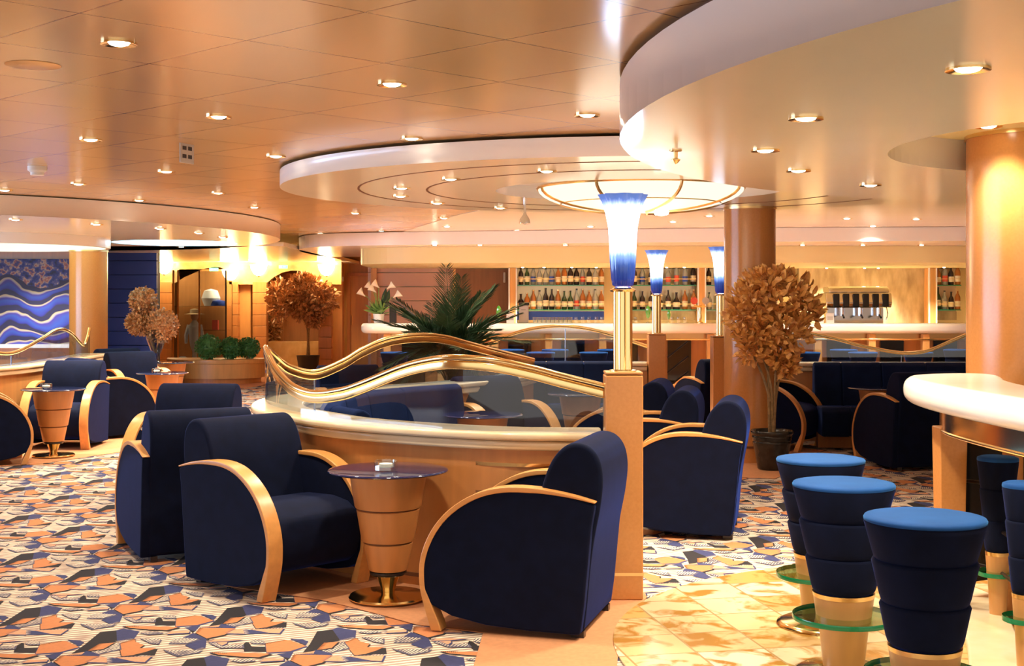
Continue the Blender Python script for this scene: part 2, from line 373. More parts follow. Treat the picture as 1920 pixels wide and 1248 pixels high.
def ringprism(cx, cy, r0, r1, z0, z1, n=72, a0=0, a1=2*PI):
    mb = MB(); full = abs(a1-a0-2*PI) < 1e-6; pts = circ(cx,cy,(r0+r1)/2,n=n,a0=a0,a1=a1,full=full)
    if full: pts = pts+[pts[0]]
    v = []; m = len(pts)
    for i in range(m):
        a = a0+(a1-a0)*i/(m-1); c, s_ = math.cos(a), math.sin(a)
        v += [(cx+r0*c,cy+r0*s_,z0),(cx+r1*c,cy+r1*s_,z0),(cx+r1*c,cy+r1*s_,z1),(cx+r0*c,cy+r0*s_,z1)]
    fs = [(i*4+j,i*4+(j+1)%4,i*4+4+(j+1)%4,i*4+4+j) for i in range(m-1) for j in range(4)]
    return mb.add(v, fs)

# ------------------------------------------------------------------ ceiling, soffits, walls
def holed(name, outer, holes, z0, z1, mats, fascia=1):
    bm = bmesh.new(); loops = []
    for lp in [outer]+holes:
        a = [bm.verts.new((x,y,z0)) for x,y in lp]; loops.append(a)
        for i in range(len(a)): bm.edges.new((a[i], a[(i+1)%len(a)]))
    bmesh.ops.triangle_fill(bm, edges=bm.edges[:], use_beauty=True)
    for q in bm.faces: q.material_index = 0
    for li, a in enumerate(loops):
        b = [bm.verts.new((v.co.x,v.co.y,z1)) for v in a]
        for i in range(len(a)):
            q = bm.faces.new((a[i],a[(i+1)%len(a)],b[(i+1)%len(a)],b[i])); q.material_index = fascia; q.smooth = True
    me = bpy.data.meshes.new(name); bm.to_mesh(me); bm.free()
    for m in mats: me.materials.append(M[m])
    o = bpy.data.objects.new(name, me); C.objects.link(o); return struct(o)
struct(MB().box(-12,12,-3,30,CEIL,CEIL+.08).build('ceiling','ceil'))
struct(MB().prism([(.2,12.9),(2.6,12.3),(9.4,12.0),(9.4,24),(-1.6,24),(-1.6,18.9),(-.6,15)],CEIL-.006,CEIL-.001).build('ceiling_cream_zone','soffit'))
S1, S1R = (5.05,5.45), 4.58
holed('ceiling_soffit_near', circ(*S1,S1R,n=140), [circ(3.15,6.1,1.32,1.32,72)[::-1]], SOF, CEIL-.03, ['soffit','white'])
struct(MB().prism(circ(*S1,S1R-.04,n=100),CEIL-.03,CEIL).build('ceiling_soffit_near_gap','groove'))
struct(MB().prism(circ(3.15,6.1,1.36,1.36,72),2.40,2.42).build('ceiling_recess','yellowpaint'))
holed('ceiling_soffit_middle', circ(1.0,10.2,2.8,2.5,120), [circ(1.0,10.2,1.13,1.02,72)[::-1]], 2.36, CEIL-.02, ['soffit','white'])
struct(MB().prism(circ(1.0,10.2,1.15,1.04,72),2.46,2.47).build('ceiling_dome_recess','white'))
for nm, r in (('trim_soffit_groove_outer',2.19),('trim_soffit_groove_inner',1.66)):
    struct(ringprism(1.0,10.2,r,r+.018,2.3575,2.3605).build(nm,'groove'))
blue_hole = circ(-4.75,18.2,.85,1.0,60)
holed('ceiling_soffit_left', circ(-7.2,16.2,4.2,4.9,120), [circ(-6.7,16.5,1.5,1.5,72)[::-1], blue_hole[::-1]], 2.3, CEIL-.01, ['soffit','white'])
struct(ringprism(-6.7,16.5,1.44,1.5,2.17,2.46).build('trim_soffit_ring','white',smooth=True))
struct(MB().prism(circ(-6.7,16.5,1.43),2.42,2.43).build('ceiling_cove_yellow','glow_yellow'))
struct(MB().prism(circ(-4.75,18.2,.845,.99),2.306,2.32).build('ceiling_cove_blue','glow_blue'))
back = spline([(-3.5,24),(-3.5,21.4),(-3.1,19.7),(-2,18.95),(0,18.5),(3,17.8),(10,17.2)],8)
struct(MB().prism(back+[(10,24)],2.3,CEIL-.01).build('ceiling_soffit_back','white'))
bulk = spline([(-2.4,24),(-2.4,20.6),(-2.1,19.75),(-1.0,19.35),(1,19.15),(9.5,19.0)],8)
struct(MB().prism(bulk+[(9.5,24)],2.05,2.298).build('ceiling_bar_bulkhead','yellowpaint'))
struct(MB().box(-2.35,9.4,22.6,22.7,0,2.05).build('wall_bar','yellowpaint'))
# mauve panelled wall and brown service door left of the bottle shelves
mb = MB()
for i in range(9): mb.box(at(690,22.5),at(853,22.5),22.50,22.58,.02+i*.245,.02+i*.245+.235)
w = mb.build('wall_mauve_panels','pink',bevel=.006); struct(w)
t = thing('service_door','brown wooden door in the mauve wall left of the bottle shelves','door',(at(905,22.5),22.5,0))
MB().box(-.47,.47,-.02,.05,0,2.04).build('door_leaf','brown',t)
MB().box(-.52,-.47,-.04,.06,0,2.05).box(.47,.52,-.04,.06,0,2.05).build('door_frame','wood_pale',t)
MB().box(.36,.40,-.06,-.02,1.80,1.98).build('door_closer','grey',t,bevel=.01)
struct(MB().box(-12,-2.3,28.8,28.9,0,2.5).build('wall_far','wood_pale'))
struct(MB().box(-11.9,-11.8,-3,29,0,.55).box(-11.9,-11.8,-3,29,2.15,2.5).box(-11.9,-11.8,14.2,29,.55,2.15).box(-11.9,-11.8,-3,4.8,.55,2.15).build('wall_left','wood_pale'))
struct(MB().box(-11.86,-11.84,4.8,14.2,.55,2.15).build('window_1','pane'))  # unseen pane, added to go with the cool fill light
struct(MB().box(9.4,9.5,2,23,0,2.5).build('wall_right','wood_pale'))
struct(MB().box(-2.45,-2.35,22.4,28.8,0,2.5).build('wall_bar_side','wood'))
struct(MB().box(-12,-3.4,19.2,28.9,2.3,2.36).build('ceiling_soffit_far','soffit'))
struct(MB().box(-12,at(133,20.3),20.3,20.4,0,2.3).build('wall_painting','wood'))
mb = MB()
for i in range(10): mb.box(at(133,22),at(294,22),21.98,22.06,.01+i*.24,.01+i*.24+.232)
struct(mb.build('wall_blue_panels','blue',bevel=.005))
struct(MB().box(at(133,22),at(294,22),22.06,22.2,0,2.4).build('wall_blue_backing','carpetlike'))


# ------------------------------------------------------------------ columns
def column(name, x, y, r, h, label, m='wood', n=64):
    t = thing(name, label, 'column', (x,y,0))
    MB().lathe([(r,0.0),(r,h)],n).build('shaft',m,t,smooth=True)
    MB().lathe([(r+.006,.14),(r+.006,.16)],n).build('base_ring','groove',t,smooth=True)
    MB().lathe([(r+.008,h-.02),(r+.008,h)],n).build('top_ring','brass_soft',t,smooth=True)
    return t
column('round_column', 2.22, 12.05, .238, 2.36, 'round cherry wood column directly behind the potted autumn tree', 'burl')
column('round_column', 2.86, 7.05, .36, 2.40, 'thick round cherry wood column behind the near white marble counter', 'burl')
column('round_column', at(166,17.5), 17.5, .25, 2.17, 'round blond column beside the blue wave painting', 'burl')

# ------------------------------------------------------------------ armchair
ARC = spline([(-.425,.612),(-.30,.642),(-.15,.662),(0,.660),(.13,.625),(.25,.55),(.335,.45),(.385,.33),(.392,.22),(.375,.13),(.335,.0)],4)
def make_chair():
    t = thing('armchair','','armchair')
    side = [(x*.985-.004, z-.012) for x,z in ARC if z > .15]
    prof = side+[(.34,.115),(.24,.07),(.08,.04),(-.12,.028),(-.355,.025),(-.372,.15),(-.388,.32),(-.405,.50)]
    for sy in (1,-1):
        MB().prism(prof, sy*.30-.038, sy*.30+.038, axis='y').build('side_panel','velvet',t,bevel=.012)
        mb = MB(); v = []; n = len(ARC)
        for i,(x,z) in enumerate(ARC):
            a = Vector(ARC[max(i-1,0)]); b = Vector(ARC[min(i+1,n-1)]); d = (b-a).normalized(); nx, nz = -d.y, d.x
            th = .008+.016*min(1, i/9)+(0.032*max(0,(i-n+7)/7)); w = .038+.005*min(1,i/12)
            if nx*(.05)+nz < 0 and i < 3: nx, nz = -nx, -nz
            ix, iz = x-abs(th)*(nx), z-abs(th)*(nz)
            v += [(x,sy*.30-w,z),(x,sy*.30+w,z),(ix,sy*.30+w,iz if z > .01 else 0),(ix,sy*.30-w,iz if z > .01 else 0)]
        fs = [(i*4+j,i*4+(j+1)%4,i*4+4+(j+1)%4,i*4+4+j) for i in range(n-1) for j in range(4)]+[(3,2,1,0),((n-1)*4,(n-1)*4+1,(n-1)*4+2,(n-1)*4+3)]
        mb.add(v, fs); mb.build('armrest','arm',t,bevel=.005)
        MB().box(-.36,-.30,sy*.26-.02,sy*.26+.02,0,.03).build('rear_foot','dark',t)
    MB().prism([(-.22,.42),(-.05,.445),(.15,.452),(.27,.435),(.345,.39),(.375,.32),(.372,.24),(.345,.17),(.28,.12),(.1,.08),(-.25,.06)],-.262,.262,axis='y').build('seat','velvet',t,bevel=.018,seg=3)
    bk = [(p[0],p[1]) for p in spline([(-.12,.40,0),(-.15,.56,0),(-.175,.68,0),(-.215,.78,0),(-.27,.843,0),(-.33,.862,0),(-.39,.845,0),(-.432,.79,0),(-.447,.70,0),(-.435,.58,0),(-.41,.45,0),(-.392,.32,0),(-.376,.15,0),(-.362,.03,0)],4)]
    MB().prism(bk+[(-.25,.03),(-.2,.35)],-.298,.298,axis='y').build('backrest','velvet',t,bevel=.045,seg=5)
    return t
chair0 = make_chair()
CH = [ # x, y, facing vector, label
 (-1.24,6.84,(.726,-.688),'navy velvet armchair left of the foreground cocktail table, its arm curving toward the viewer'),
 (.05,6.07,(-.96,.28),'navy velvet armchair right of the foreground cocktail table, seen from the side'),
 (-1.977,7.805,(-.46,.89),'navy armchair turned away, directly behind the foreground left armchair'),
 (-2.40,9.45,(-.10,-.99),'navy armchair facing the viewer behind the turned-away armchair on the left'),
 (1.09,8.42,(-.97,.22),'navy armchair right of the near lamp post, nearest of the row of three'),
 (.93,9.38,(-.97,.22),'middle navy armchair of the row of three right of the near lamp post'),
 (.83,10.3,(-.97,.22),'rearmost navy armchair of the row of three right of the near lamp post'),
 (-4.85,11.88,(.9,.42),'navy armchair cut off by the left edge of the picture'),
 (-4.57,13.2,(.03,-1),'navy armchair facing the viewer behind the leftmost cocktail table'),
 (-4.42,14.22,(.73,.68),'navy armchair with rounded side panel turned away, behind the leftmost table'),
 (-4.50,15.6,(.6,-.8),'navy armchair beside the left marble partition, near its raised rail end'),
 (-4.93,16.65,(.7,-.7),'farthest navy armchair on the left, next to the dried flower arrangement'),
 (3.57,11.68,(-.2,.98),'navy armchair turned away, just left of the near marble counter'),
 (2.70,13.12,(.85,-.53),'navy armchair half hidden behind the column with the potted autumn tree'),
 (-.06,10.5,(.5,-.866),'navy armchair seen through the glass of the curved partition'),
 (2.20,14.2,(-.3,.95),'navy armchair turned away behind the farther right lamp post'),
 (-1.50,12.25,(.3,-.95),'navy armchair beyond the curved partition, left of the palm'),
]
for i,(x,y,fv,lab) in enumerate(CH):
    rz = math.atan2(fv[1], fv[0])
    if i == 0: chair0.location = (x,y,.006); chair0.rotation_euler = (0,0,rz); chair0['label'] = lab; chair0['group'] = 'navy velvet armchairs'
    else: dup(chair0,(x,y,.006),rz,lab)

# ------------------------------------------------------------------ cocktail tables
def make_table():
    t = thing('cocktail_table','','table')
    MB().lathe([(.194,.008),(.197,.014),(.19,.022),(.07,.030),(.06,.034)],48).build('base_plate','brass',t,smooth=True)
    MB().lathe([(.034,.03),(.038,.06),(.052,.10),(.062,.124)],32).build('stem','brass',t,smooth=True)
    MB().lathe([(.088,.124),(.093,.13),(.093,.142),(.085,.147)],40).build('collar','blackglass',t,smooth=True)
    for a,b,r0,r1 in ((.147,.285,.098,.126),(.293,.452,.133,.160),(.460,.632,.167,.195)):
        MB().lathe([(r0-.004,a),(r0,a+.006),(r1-.002,b-.004),(r1-.008,b)],48).build('cone_section','wood',t,smooth=True,ang=50)
    MB().lathe([(.12,.284),(.12,.294)],32,cap=False).build('groove_ring','groove',t)
    MB().lathe([(.15,.451),(.15,.461)],32,cap=False).build('groove_ring','groove',t)
    MB().lathe([(.285,.634),(.297,.637),(.301,.642),(.297,.647),(.285,.648)],64).build('glass_top','tableglass',t,smooth=True,ang=60)
    return t
tab0 = make_table()
TB = [(-.62,6.46,'foreground cocktail table with navy glass top between two navy armchairs'),
 (-4.38,12.33,'leftmost cocktail table with a glass ashtray, cone of blond wood sections'),
 (-4.08,15.05,'small cocktail table with an ashtray in front of the boxwood planter'),
 (-4.64,17.6,'cocktail table carrying the dried flower arrangement'),
 (-2.17,8.62,'cocktail table hidden between the two left armchairs, only its glass edge showing'),
 (-.22,9.58,'cocktail table inside the glass partition, its navy top seen through the pane'),
 (3.55,12.48,'cocktail table in front of the long navy sofa on the right'),
 (.62,11.7,'cocktail table of reddish wood behind the row of three armchairs')]
for i,(x,y,lab) in enumerate(TB):
    if i == 0: tab0.location = (x,y,.006); tab0['label'] = lab; tab0['group'] = 'cocktail tables'
    else: dup(tab0,(x,y,.006),0,lab)
# ashtrays
def make_ash():
    t = thing('ashtray','','ashtray')
    MB().lathe([(.048,0),(.056,.004),(.056,.048),(.050,.052),(.043,.050),(.040,.016),(.0,.012)],24,cap=False,wave=lambda a,z:1+.03*math.cos(12*a)).build('bowl','glassware',t,smooth=True)
    MB().lathe([(.030,.016),(.034,.020),(.033,.034),(.028,.036)],20,wave=lambda a,z:1+.08*math.cos(9*a)).build('cut_glass_core','paper',t,smooth=True)
    return t
ash0 = make_ash()
AS = [(-.625,6.40,.655,'clear glass ashtray on the foreground cocktail table'),(-4.42,12.25,.655,'clear glass ashtray on the leftmost cocktail table'),
      (-4.11,14.93,.655,'clear glass ashtray on the table in front of the boxwood planter')]
for i,(x,y,z,lab) in enumerate(AS):
    if i == 0: ash0.location = (x,y,z); ash0['label'] = lab; ash0['group'] = 'glass ashtrays'
    else: dup(ash0,(x,y,z),0,lab)

# ------------------------------------------------------------------ bar stools
def make_stool():
    t = thing('bar_stool','','stool')
    MB().lathe([(.196,0),(.200,.006),(.196,.014),(.175,.024),(.10,.034),(.085,.04)],48).build('base_plate','brass',t,smooth=True)
    MB().lathe([(.080,.036),(.098,.205)],40).build('lower_shaft','wood_mid',t,smooth=True)
    MB().lathe([(.105,.216),(.118,.315)],40).build('upper_shaft','wood_mid',t,smooth=True)
    MB().lathe([(.100,.205),(.100,.217)],40).build('shaft_joint','wood',t,smooth=True)
    MB().lathe([(.119,.315),(.122,.332)],40).build('gold_band','brass_soft',t,smooth=True)
    g = MB().lathe([(.104,.222),(.200,.222)],56,cap=False); g.lathe([(.104,.242),(.200,.242)],56,cap=False)
    g.build('footrest_glass','greenglass',t,smooth=True)
    MB().lathe([(.1995,.222),(.2005,.225),(.2005,.239),(.1995,.242)],56,cap=False).build('footrest_edge','greenedge',t,smooth=True)
    for a,b,r0,r1 in ((.332,.478,.124,.149),(.470,.622,.145,.174),(.614,.757,.168,.199)):
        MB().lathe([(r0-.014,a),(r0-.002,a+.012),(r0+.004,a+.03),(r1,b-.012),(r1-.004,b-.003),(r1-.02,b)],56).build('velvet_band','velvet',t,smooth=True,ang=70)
    MB().lathe([(.199,.750),(.200,.757),(.196,.764),(.17,.769),(.09,.772),(.0,.773)],56,cap=False).build('cushion_top','velvet_top_lit',t,smooth=True,ang=70)
    return t
st0 = make_stool()
ST = [(1.385,4.33,1,'nearest blue velvet bar stool, lower right corner'),(1.318,5.13,1,'blue velvet bar stool behind the nearest one, green glass footrest below'),
 (1.415,5.92,1,'third blue velvet bar stool from the front, half hidden by the second'),
 (2.24,5.95,.46,'squeezed mirror image of a blue stool, beyond the near counter post'),(at(1925,5.1),5.1,.46,'squeezed mirror image of a blue stool at the right picture edge')]  # last two: narrowed stool copies built to stand for mirror reflections
for i,(x,y,s_,lab) in enumerate(ST):
    if i == 0: st0.location = (x,y,.010); st0['label'] = lab; st0['group'] = 'blue velvet bar stools'
    else: dup(st0,(x,y,.010),0,lab,scale=(s_,s_,1))
FS = [740,1014,1113,1405,1511,1618,1722]
for i,p in enumerate(FS):
    lab = ['leftmost blue stool at the far bar, left of the palm','far blue stool seen above the dark sofa, just left of the near brass lamp pair','far blue stool immediately left of the near brass lamp stem',
           'far blue stool behind the round column','far blue stool just right of the autumn tree foliage','middle far blue stool above the long navy sofa','far blue stool above the navy sofa, nearest the thick column'][i]
    dup(st0,(at(p,18.0),18.0,.006),0,lab)
for i,p in enumerate([958,1041,1145,1468,1582,1795,1850]):
    lab = ['back row stool at the far bar under the menu cards','back row far stool behind the wavy rail peak','back row far stool behind the near brass lamp','back row far stool hidden behind the autumn tree',
           'back row far stool under the espresso machine','back row far stool behind the thick column','rightmost back row far stool behind the thick column'][i]
    dup(st0,(at(p,19.0),19.0,.006),0,lab)

# ------------------------------------------------------------------ lamp posts
def make_lamp():
    t = thing('lamp_post','','lamp')
    MB().box(-.094,.094,-.094,.094,0,1.118).build('wooden_post','burl',t,bevel=.008)
    MB().box(-.092,.092,-.092,.092,1.121,1.134).build('post_cap','wood',t,bevel=.004)
    MB().box(-.0955,.0955,-.0955,.0955,.12,.135).build('base_strip','brass_soft',t)
    MB().lathe([(.068,1.134),(.068,1.140),(.05,1.144)],40).build('rod_base','brass',t,smooth=True)
    for k in range(6):
        a = k*PI/3+.3
        MB().lathe([(.0205,1.142),(.0205,1.535)],16,c=(.030*math.cos(a),.030*math.sin(a))).build('brass_rod','brass',t,smooth=True)
    MB().lathe([(.027,1.142),(.027,1.535)],20).build('core_rod','brass',t,smooth=True)
    MB().lathe([(.03,1.533),(.062,1.536),(.066,1.542),(.062,1.548),(.035,1.56)],40).build('rod_cap','brass',t,smooth=True)
    def wv(a,z):
        k = max(0,(z-1.86)/.17); return 1+.022*math.cos(20*a)*(1 if z < 1.9 else .4)+.10*k*math.cos(8*a)
    prof = [(.040,1.562),(.052,1.568),(.058,1.60),(.063,1.66),(.066,1.72),(.068,1.79),(.073,1.86),(.084,1.93),(.100,1.99),(.116,2.026),(.112,2.022),(.094,1.98),(.078,1.92),(.066,1.84),(.062,1.75)]
    MB().lathe(prof,80,cap=False,wave=wv).build('glass_shade','shade',t,smooth=True,ang=80)
    MB().lathe([(.0,1.575),(.03,1.58),(.035,1.62),(.03,1.70),(.0,1.72)],16,cap=False).build('bulb','lens',t,smooth=True)
    l = bpy.data.lights.new('lamp_light','POINT'); l.energy = 1.6; l.color = (.62,.78,1); l.shadow_soft_size = .1
    lo = bpy.data.objects.new('lamp_light',l); C.objects.link(lo); lo.parent = t; lo.location = (0,0,2.06)
    return t
m, nt, b = node_mat('lit_blue_white_glass'); L = nt.links.new
tc = nt.nodes.new('ShaderNodeTexCoord'); sx = nt.nodes.new('ShaderNodeSeparateXYZ'); mr = nt.nodes.new('ShaderNodeMapRange')
mr.inputs['From Min'].default_value = 1.56; mr.inputs['From Max'].default_value = 2.03
nz = nt.nodes.new('ShaderNodeTexNoise'); nz.inputs['Scale'].default_value = 1; mpp = nt.nodes.new('ShaderNodeMapping'); mpp.inputs['Scale'].default_value = (60,60,3)
ad = nt.nodes.new('ShaderNodeMath'); ad.operation = 'MULTIPLY_ADD'; ad.inputs[1].default_value = .13
cr = nt.nodes.new('ShaderNodeValToRGB'); e = cr.color_ramp.elements; e[0].position = .08; e[0].color = (.012,.03,.30,1); e[1].position = .30; e[1].color = (.03,.10,.48,1)
for p_, c_ in ((.40,(.18,.34,.72,1)),(.50,(.80,.90,1,1)),(.86,(.85,.93,1,1)),(.95,(.35,.50,.85,1)),(1,(.10,.20,.60,1))):
    q = e.new(p_); q.color = c_
st = nt.nodes.new('ShaderNodeValToRGB'); e = st.color_ramp.elements; e[0].position = .2; e[0].color = (.10,.10,.10,1); e[1].position = .55; e[1].color = (1,1,1,1)
for p_, v_ in ((.82,.8),(.92,.25),(1,.15)):
    q = e.new(p_); q.color = (v_,v_,v_,1)
mu = nt.nodes.new('ShaderNodeMath'); mu.operation = 'MULTIPLY'; mu.inputs[1].default_value = 2.0
L(tc.outputs['Object'], sx.inputs[0]); L(sx.outputs['Z'], mr.inputs['Value']); L(tc.outputs['Object'], mpp.inputs[0]); L(mpp.outputs[0], nz.inputs['Vector'])
L(nz.outputs['Fac'], ad.inputs[0]); L(mr.outputs[0], ad.inputs[2]); L(ad.outputs[0], cr.inputs['Fac']); L(mr.outputs[0], st.inputs['Fac'])
L(cr.outputs['Color'], b.inputs['Base Color']); L(cr.outputs['Color'], b.inputs['Emission Color']); L(st.outputs['Color'], mu.inputs[0]); L(mu.outputs[0], b.inputs['Emission Strength'])
setin(b, Roughness=.1); M['shade'] = m
lamp0 = make_lamp(); lamp0.location = (.56,6.52,.006); lamp0['label'] = 'nearest lamp post with large blue and white fluted glass shade'; lamp0['group'] = 'blue glass lamp posts'
dup(lamp0,(1.55,13.84,.006),0,'farther lamp post just right of the nearest one, left of the two small lamps')
dup(lamp0,(2.10,12.98,.006),0,'farther lamp post directly left of the round column, right of the two small lamps')

# ------------------------------------------------------------------ partitions: wood base, marble cap, glass, wavy brass rail
def partition(name, label, cap_path, rail, caph=.83, w=.34, group='glass and brass wave partitions', n=6, posts=(), rr=.019, strip=True, basew=None):
    t = thing(name, label, 'partition', (0,0,0), 0, group)
    cp = spline([(x,y,0) for x,y in cap_path], n); cp = [(p[0],p[1]) for p in cp]
    MB().ribbon(cp, basew or w-.10, 0, caph-.085).build('wood_base','wood',t,smooth=True)
    MB().ribbon(cp, (basew or w-.10)+.012, .05, .07).build('plinth_strip','groove',t,smooth=True)
    MB().ribbon(cp, w-.035, caph-.09, caph-.042).build('lower_marble','marble',t,bevel=.012)
    MB().ribbon(cp, w, caph-.040, caph).build('marble_cap','marble',t,bevel=.014,seg=3)
    rp = spline(rail, n)
    MB().ribbon([(p[0],p[1]) for p in rp], .012, caph, [p[2]-.02 for p in rp]).build('glass_panel','pane',t,smooth=True)
    MB().tube(rp, rr, 12).build('brass_rail','brass',t,smooth=True)
    if strip: MB().ribbon([(p[0],p[1]) for p in rp], .030, [p[2]-.058 for p in rp], [p[2]-.016 for p in rp]).build('rail_channel','brass',t,bevel=.006)
    for i in posts:
        p = rail[i]; MB().lathe([(.006,caph),(.006,p[2]-.03)],10,c=(p[0],p[1])).build('support_pin','chrome',t,smooth=True)
    return t
RL = [(1133,6.53,1.06),(1050,6.55,1.115),(1000,6.57,1.15),(925,6.6,1.19),(850,6.68,1.2),(800,6.8,1.18),(750,6.93,1.135),(680,7.12,1.04),(640,7.28,.99),(590,7.55,.955),(550,7.8,.98),(520,8.1,1.06),(503,8.4,1.15),(498,8.65,1.18),(503,8.85,1.16),(520,9.1,1.09),(545,9.25,1.02),(590,9.45,.974),(641,9.65,1.04),(677,9.8,1.12),(728,10,1.2),(790,10.3,1.22),(836,10.55,1.195),(879,10.8,1.137),(935,11.2,1.055),(1000,11.85,.95)]
rl = [(at(p,D),D,z) for p,D,z in RL]
LP = partition('curved_partition','long curved partition around the seating, marble cap, glass and wavy brass rail, left of the near lamp post',
 [(.46,6.63),(0,6.67),(-.45,6.88),(-.88,7.2),(-1.15,7.55),(-1.42,8.0),(-1.53,8.45),(-1.52,8.9),(-1.38,9.3),(-1.1,9.75),(-.6,10.4),(-.1,11.2),(.08,11.85)], rl, posts=(9,17))
sp = spline([(.46,6.51,0),(0,6.55,0),(-.45,6.76,0),(-.88,7.08,0),(-1.02,7.22,0)],6); sp = [(p[0],p[1]) for p in sp]
for z,m_,h_ in ((.655,'brass',.018),(.515,'brown',.012),(.375,'brown',.012)): MB().ribbon(sp,.02,z,z+h_).build('curved_trim_strip',m_,LP,smooth=True)
partition('curved_partition','farther straight partition with arched brass rail between the two lamp posts',
 [(-.28,14.0),(.4,14.0),(1.0,13.98),(1.46,13.94)], [(at(p,14),14,z) for p,z in ((908,1.0),(950,1.107),(1000,1.19),(1060,1.217),(1120,1.165),(1180,1.06),(1216,.99))], posts=(3,), strip=False)
partition('curved_partition','partition with dipping brass rail behind the long navy sofa on the right',
 [(2.80,13.9),(3.6,13.8),(4.8,13.75),(6.5,13.7)], [(at(p,13.9),13.9,z) for p,z in ((1482,1.17),(1500,1.16),(1560,1.09),(1620,1.0),(1690,.93),(1740,.955),(1785,1.06),(1850,1.2),(1930,1.25))], posts=(4,), strip=False)
partition('curved_partition','left partition with marble cap and brass rail swinging up at its end, near the painting',
 [(-6.0,12.5),(-5.35,12.75),(-5.15,13.4),(-5.16,14.6),(-5.22,15.5),(-5.26,16.3)], [(-5.9,12.5,1.1),(-5.30,12.8,1.01),(-5.12,13.2,.955),(at(75,14),14,1.07),(at(100,14.5),14.5,1.15),(at(117,14.8),14.8,1.165),(at(135,15.2),15.2,1.10),(at(155,15.7),15.7,.95),(at(163,15.9),15.9,1.02),(at(168,16.0),16.0,1.15)], posts=(2,), strip=False)
# ------------------------------------------------------------------ sofas
def sofa(label, path, side, segs, seat_h=.42, back_h=.83, depth=.55):
    t = thing('banquette_sofa', label, 'sofa', (0,0,0))
    P = spline([(x,y,0) for x,y in path], 8); n = len(P)
    for k in range(segs):
        a, b = int(k*(n-1)/segs), int((k+1)*(n-1)/segs)
        q = [(p[0],p[1]) for p in P[a:b+1]]
        v = []; fs = []; m = len(q); prof = [(0,.30),(0,back_h-.06),(-.03,back_h-.01),(-.08,back_h),(-.13,back_h-.03),(-.17,.60),(-.20,.38),(-.18,.30)]
        def sweep(prof):
            mb = MB(); v = []; L_ = len(prof)
            for i in range(m):
                A = Vector(q[max(i-1,0)]); B = Vector(q[min(i+1,m-1)]); d = (B-A).normalized(); nr = Vector((-d.y,d.x))*side
                for (o,z) in prof: v.append((q[i][0]-nr.x*o, q[i][1]-nr.y*o, z))
            f_ = [(i*L_+j,i*L_+(j+1)%L_,(i+1)*L_+(j+1)%L_,(i+1)*L_+j) for i in range(m-1) for j in range(L_)]
            f_ += [tuple(range(L_-1,-1,-1)), tuple((m-1)*L_+j for j in range(L_))]
            return mb.add(v,f_)
        sweep(prof).build('back_cushion','velvet_sofa_lit',t,bevel=.018,seg=3)
        sweep([(-.14,.14),(-.14,seat_h),(-depth+.05,seat_h+.015),(-depth,seat_h-.03),(-depth,.14)]).build('seat_cushion','velvet_sofa_lit',t,bevel=.02,seg=3)
    MB().ribbon([(p[0],p[1]) for p in P],.1,.006,.16,off=side*(depth*.5)).build('plinth','wood',t)
    return t
sofa('long navy velvet banquette sofa behind the tables on the right, between the columns',[(3.12,13.42),(3.8,13.38),(4.8,13.34),(6.2,13.3)],-1,6,back_h=.86,depth=.6)
sofa('navy velvet banquette in front of the straight partition between the lamp posts',[(.02,13.66),(.6,13.68),(1.16,13.68)],-1,3,back_h=.86)
sofa('curved navy banquette inside the rounded end of the glass partition',[(-.95,7.62),(-1.14,7.95),(-1.25,8.4),(-1.26,8.8),(-1.14,9.25),(-.90,9.66),(-.48,10.14)],-1,6,back_h=.85,depth=.38)

# ------------------------------------------------------------------ near marble counter
t = thing('marble_counter','near white marble bar counter with rounded end at the right edge','bar counter',(0,0,0))
poly = spline([(2.40,3.3,0),(2.13,3.8,0),(1.96,4.5,0),(1.89,5.2,0),(1.87,5.75,0),(1.89,6.15,0),(1.96,6.45,0),(2.10,6.60,0),(2.27,6.66,0),(2.43,6.62,0),(2.46,6.45,0),(2.36,6.1,0),(2.30,5.7,0),(2.29,5.2,0),(2.36,4.6,0),(2.55,3.9,0),(2.75,3.5,0)],5)
MB().prism([(p[0],p[1]) for p in poly],.995,1.125).build('marble_top','marble_white',t,bevel=.058,seg=6)
vp = spline([(2.62,3.4,0),(2.32,3.9,0),(2.14,4.5,0),(2.03,5.2,0),(2.0,5.75,0),(2.02,6.05,0),(2.10,6.28,0),(2.22,6.36,0)],6); vp = [(p[0],p[1]) for p in vp]
MB().ribbon(vp,.012,.885,.998).build('brass_valance','brass',t,smooth=True)
MB().tube([(p[0],p[1],.885) for p in vp],.011,10).build('lower_rail','brass',t,smooth=True)
ip = spline([(2.19,6.42,0),(2.40,6.56,0),(2.62,6.58,0),(2.9,6.5,0)],6); ip = [(p[0],p[1]) for p in ip]
MB().ribbon(ip,.03,.08,.96).build('dark_back_panel','blackglass',t,smooth=True)
for (x,y,w_) in ((2.075,6.12,.062),(2.42,4.55,.05)):
    v = [(x-w_*.82,y-w_*.82,.01),(x+w_*.82,y-w_*.82,.01),(x+w_*.82,y+w_*.82,.01),(x-w_*.82,y+w_*.82,.01),(x-w_*1.05,y-w_,.90),(x+w_*1.05,y-w_,.90),(x+w_*1.05,y+w_,.90),(x-w_*1.05,y+w_,.90)]
    MB().add(v,[(0,3,2,1),(4,5,6,7),(0,1,5,4),(1,2,6,5),(2,3,7,6),(3,0,4,7)]).build('tapered_leg','burl',t,bevel=.006)
    MB().lathe([(.045,.90),(.045,.996)],24,c=(x,y)).build('brass_collar','brass',t,smooth=True)
MB().lathe([(.052,.01),(.046,.90)],24,c=(at(1899,6.1),6.1)).build('round_leg','burl',t,smooth=True)
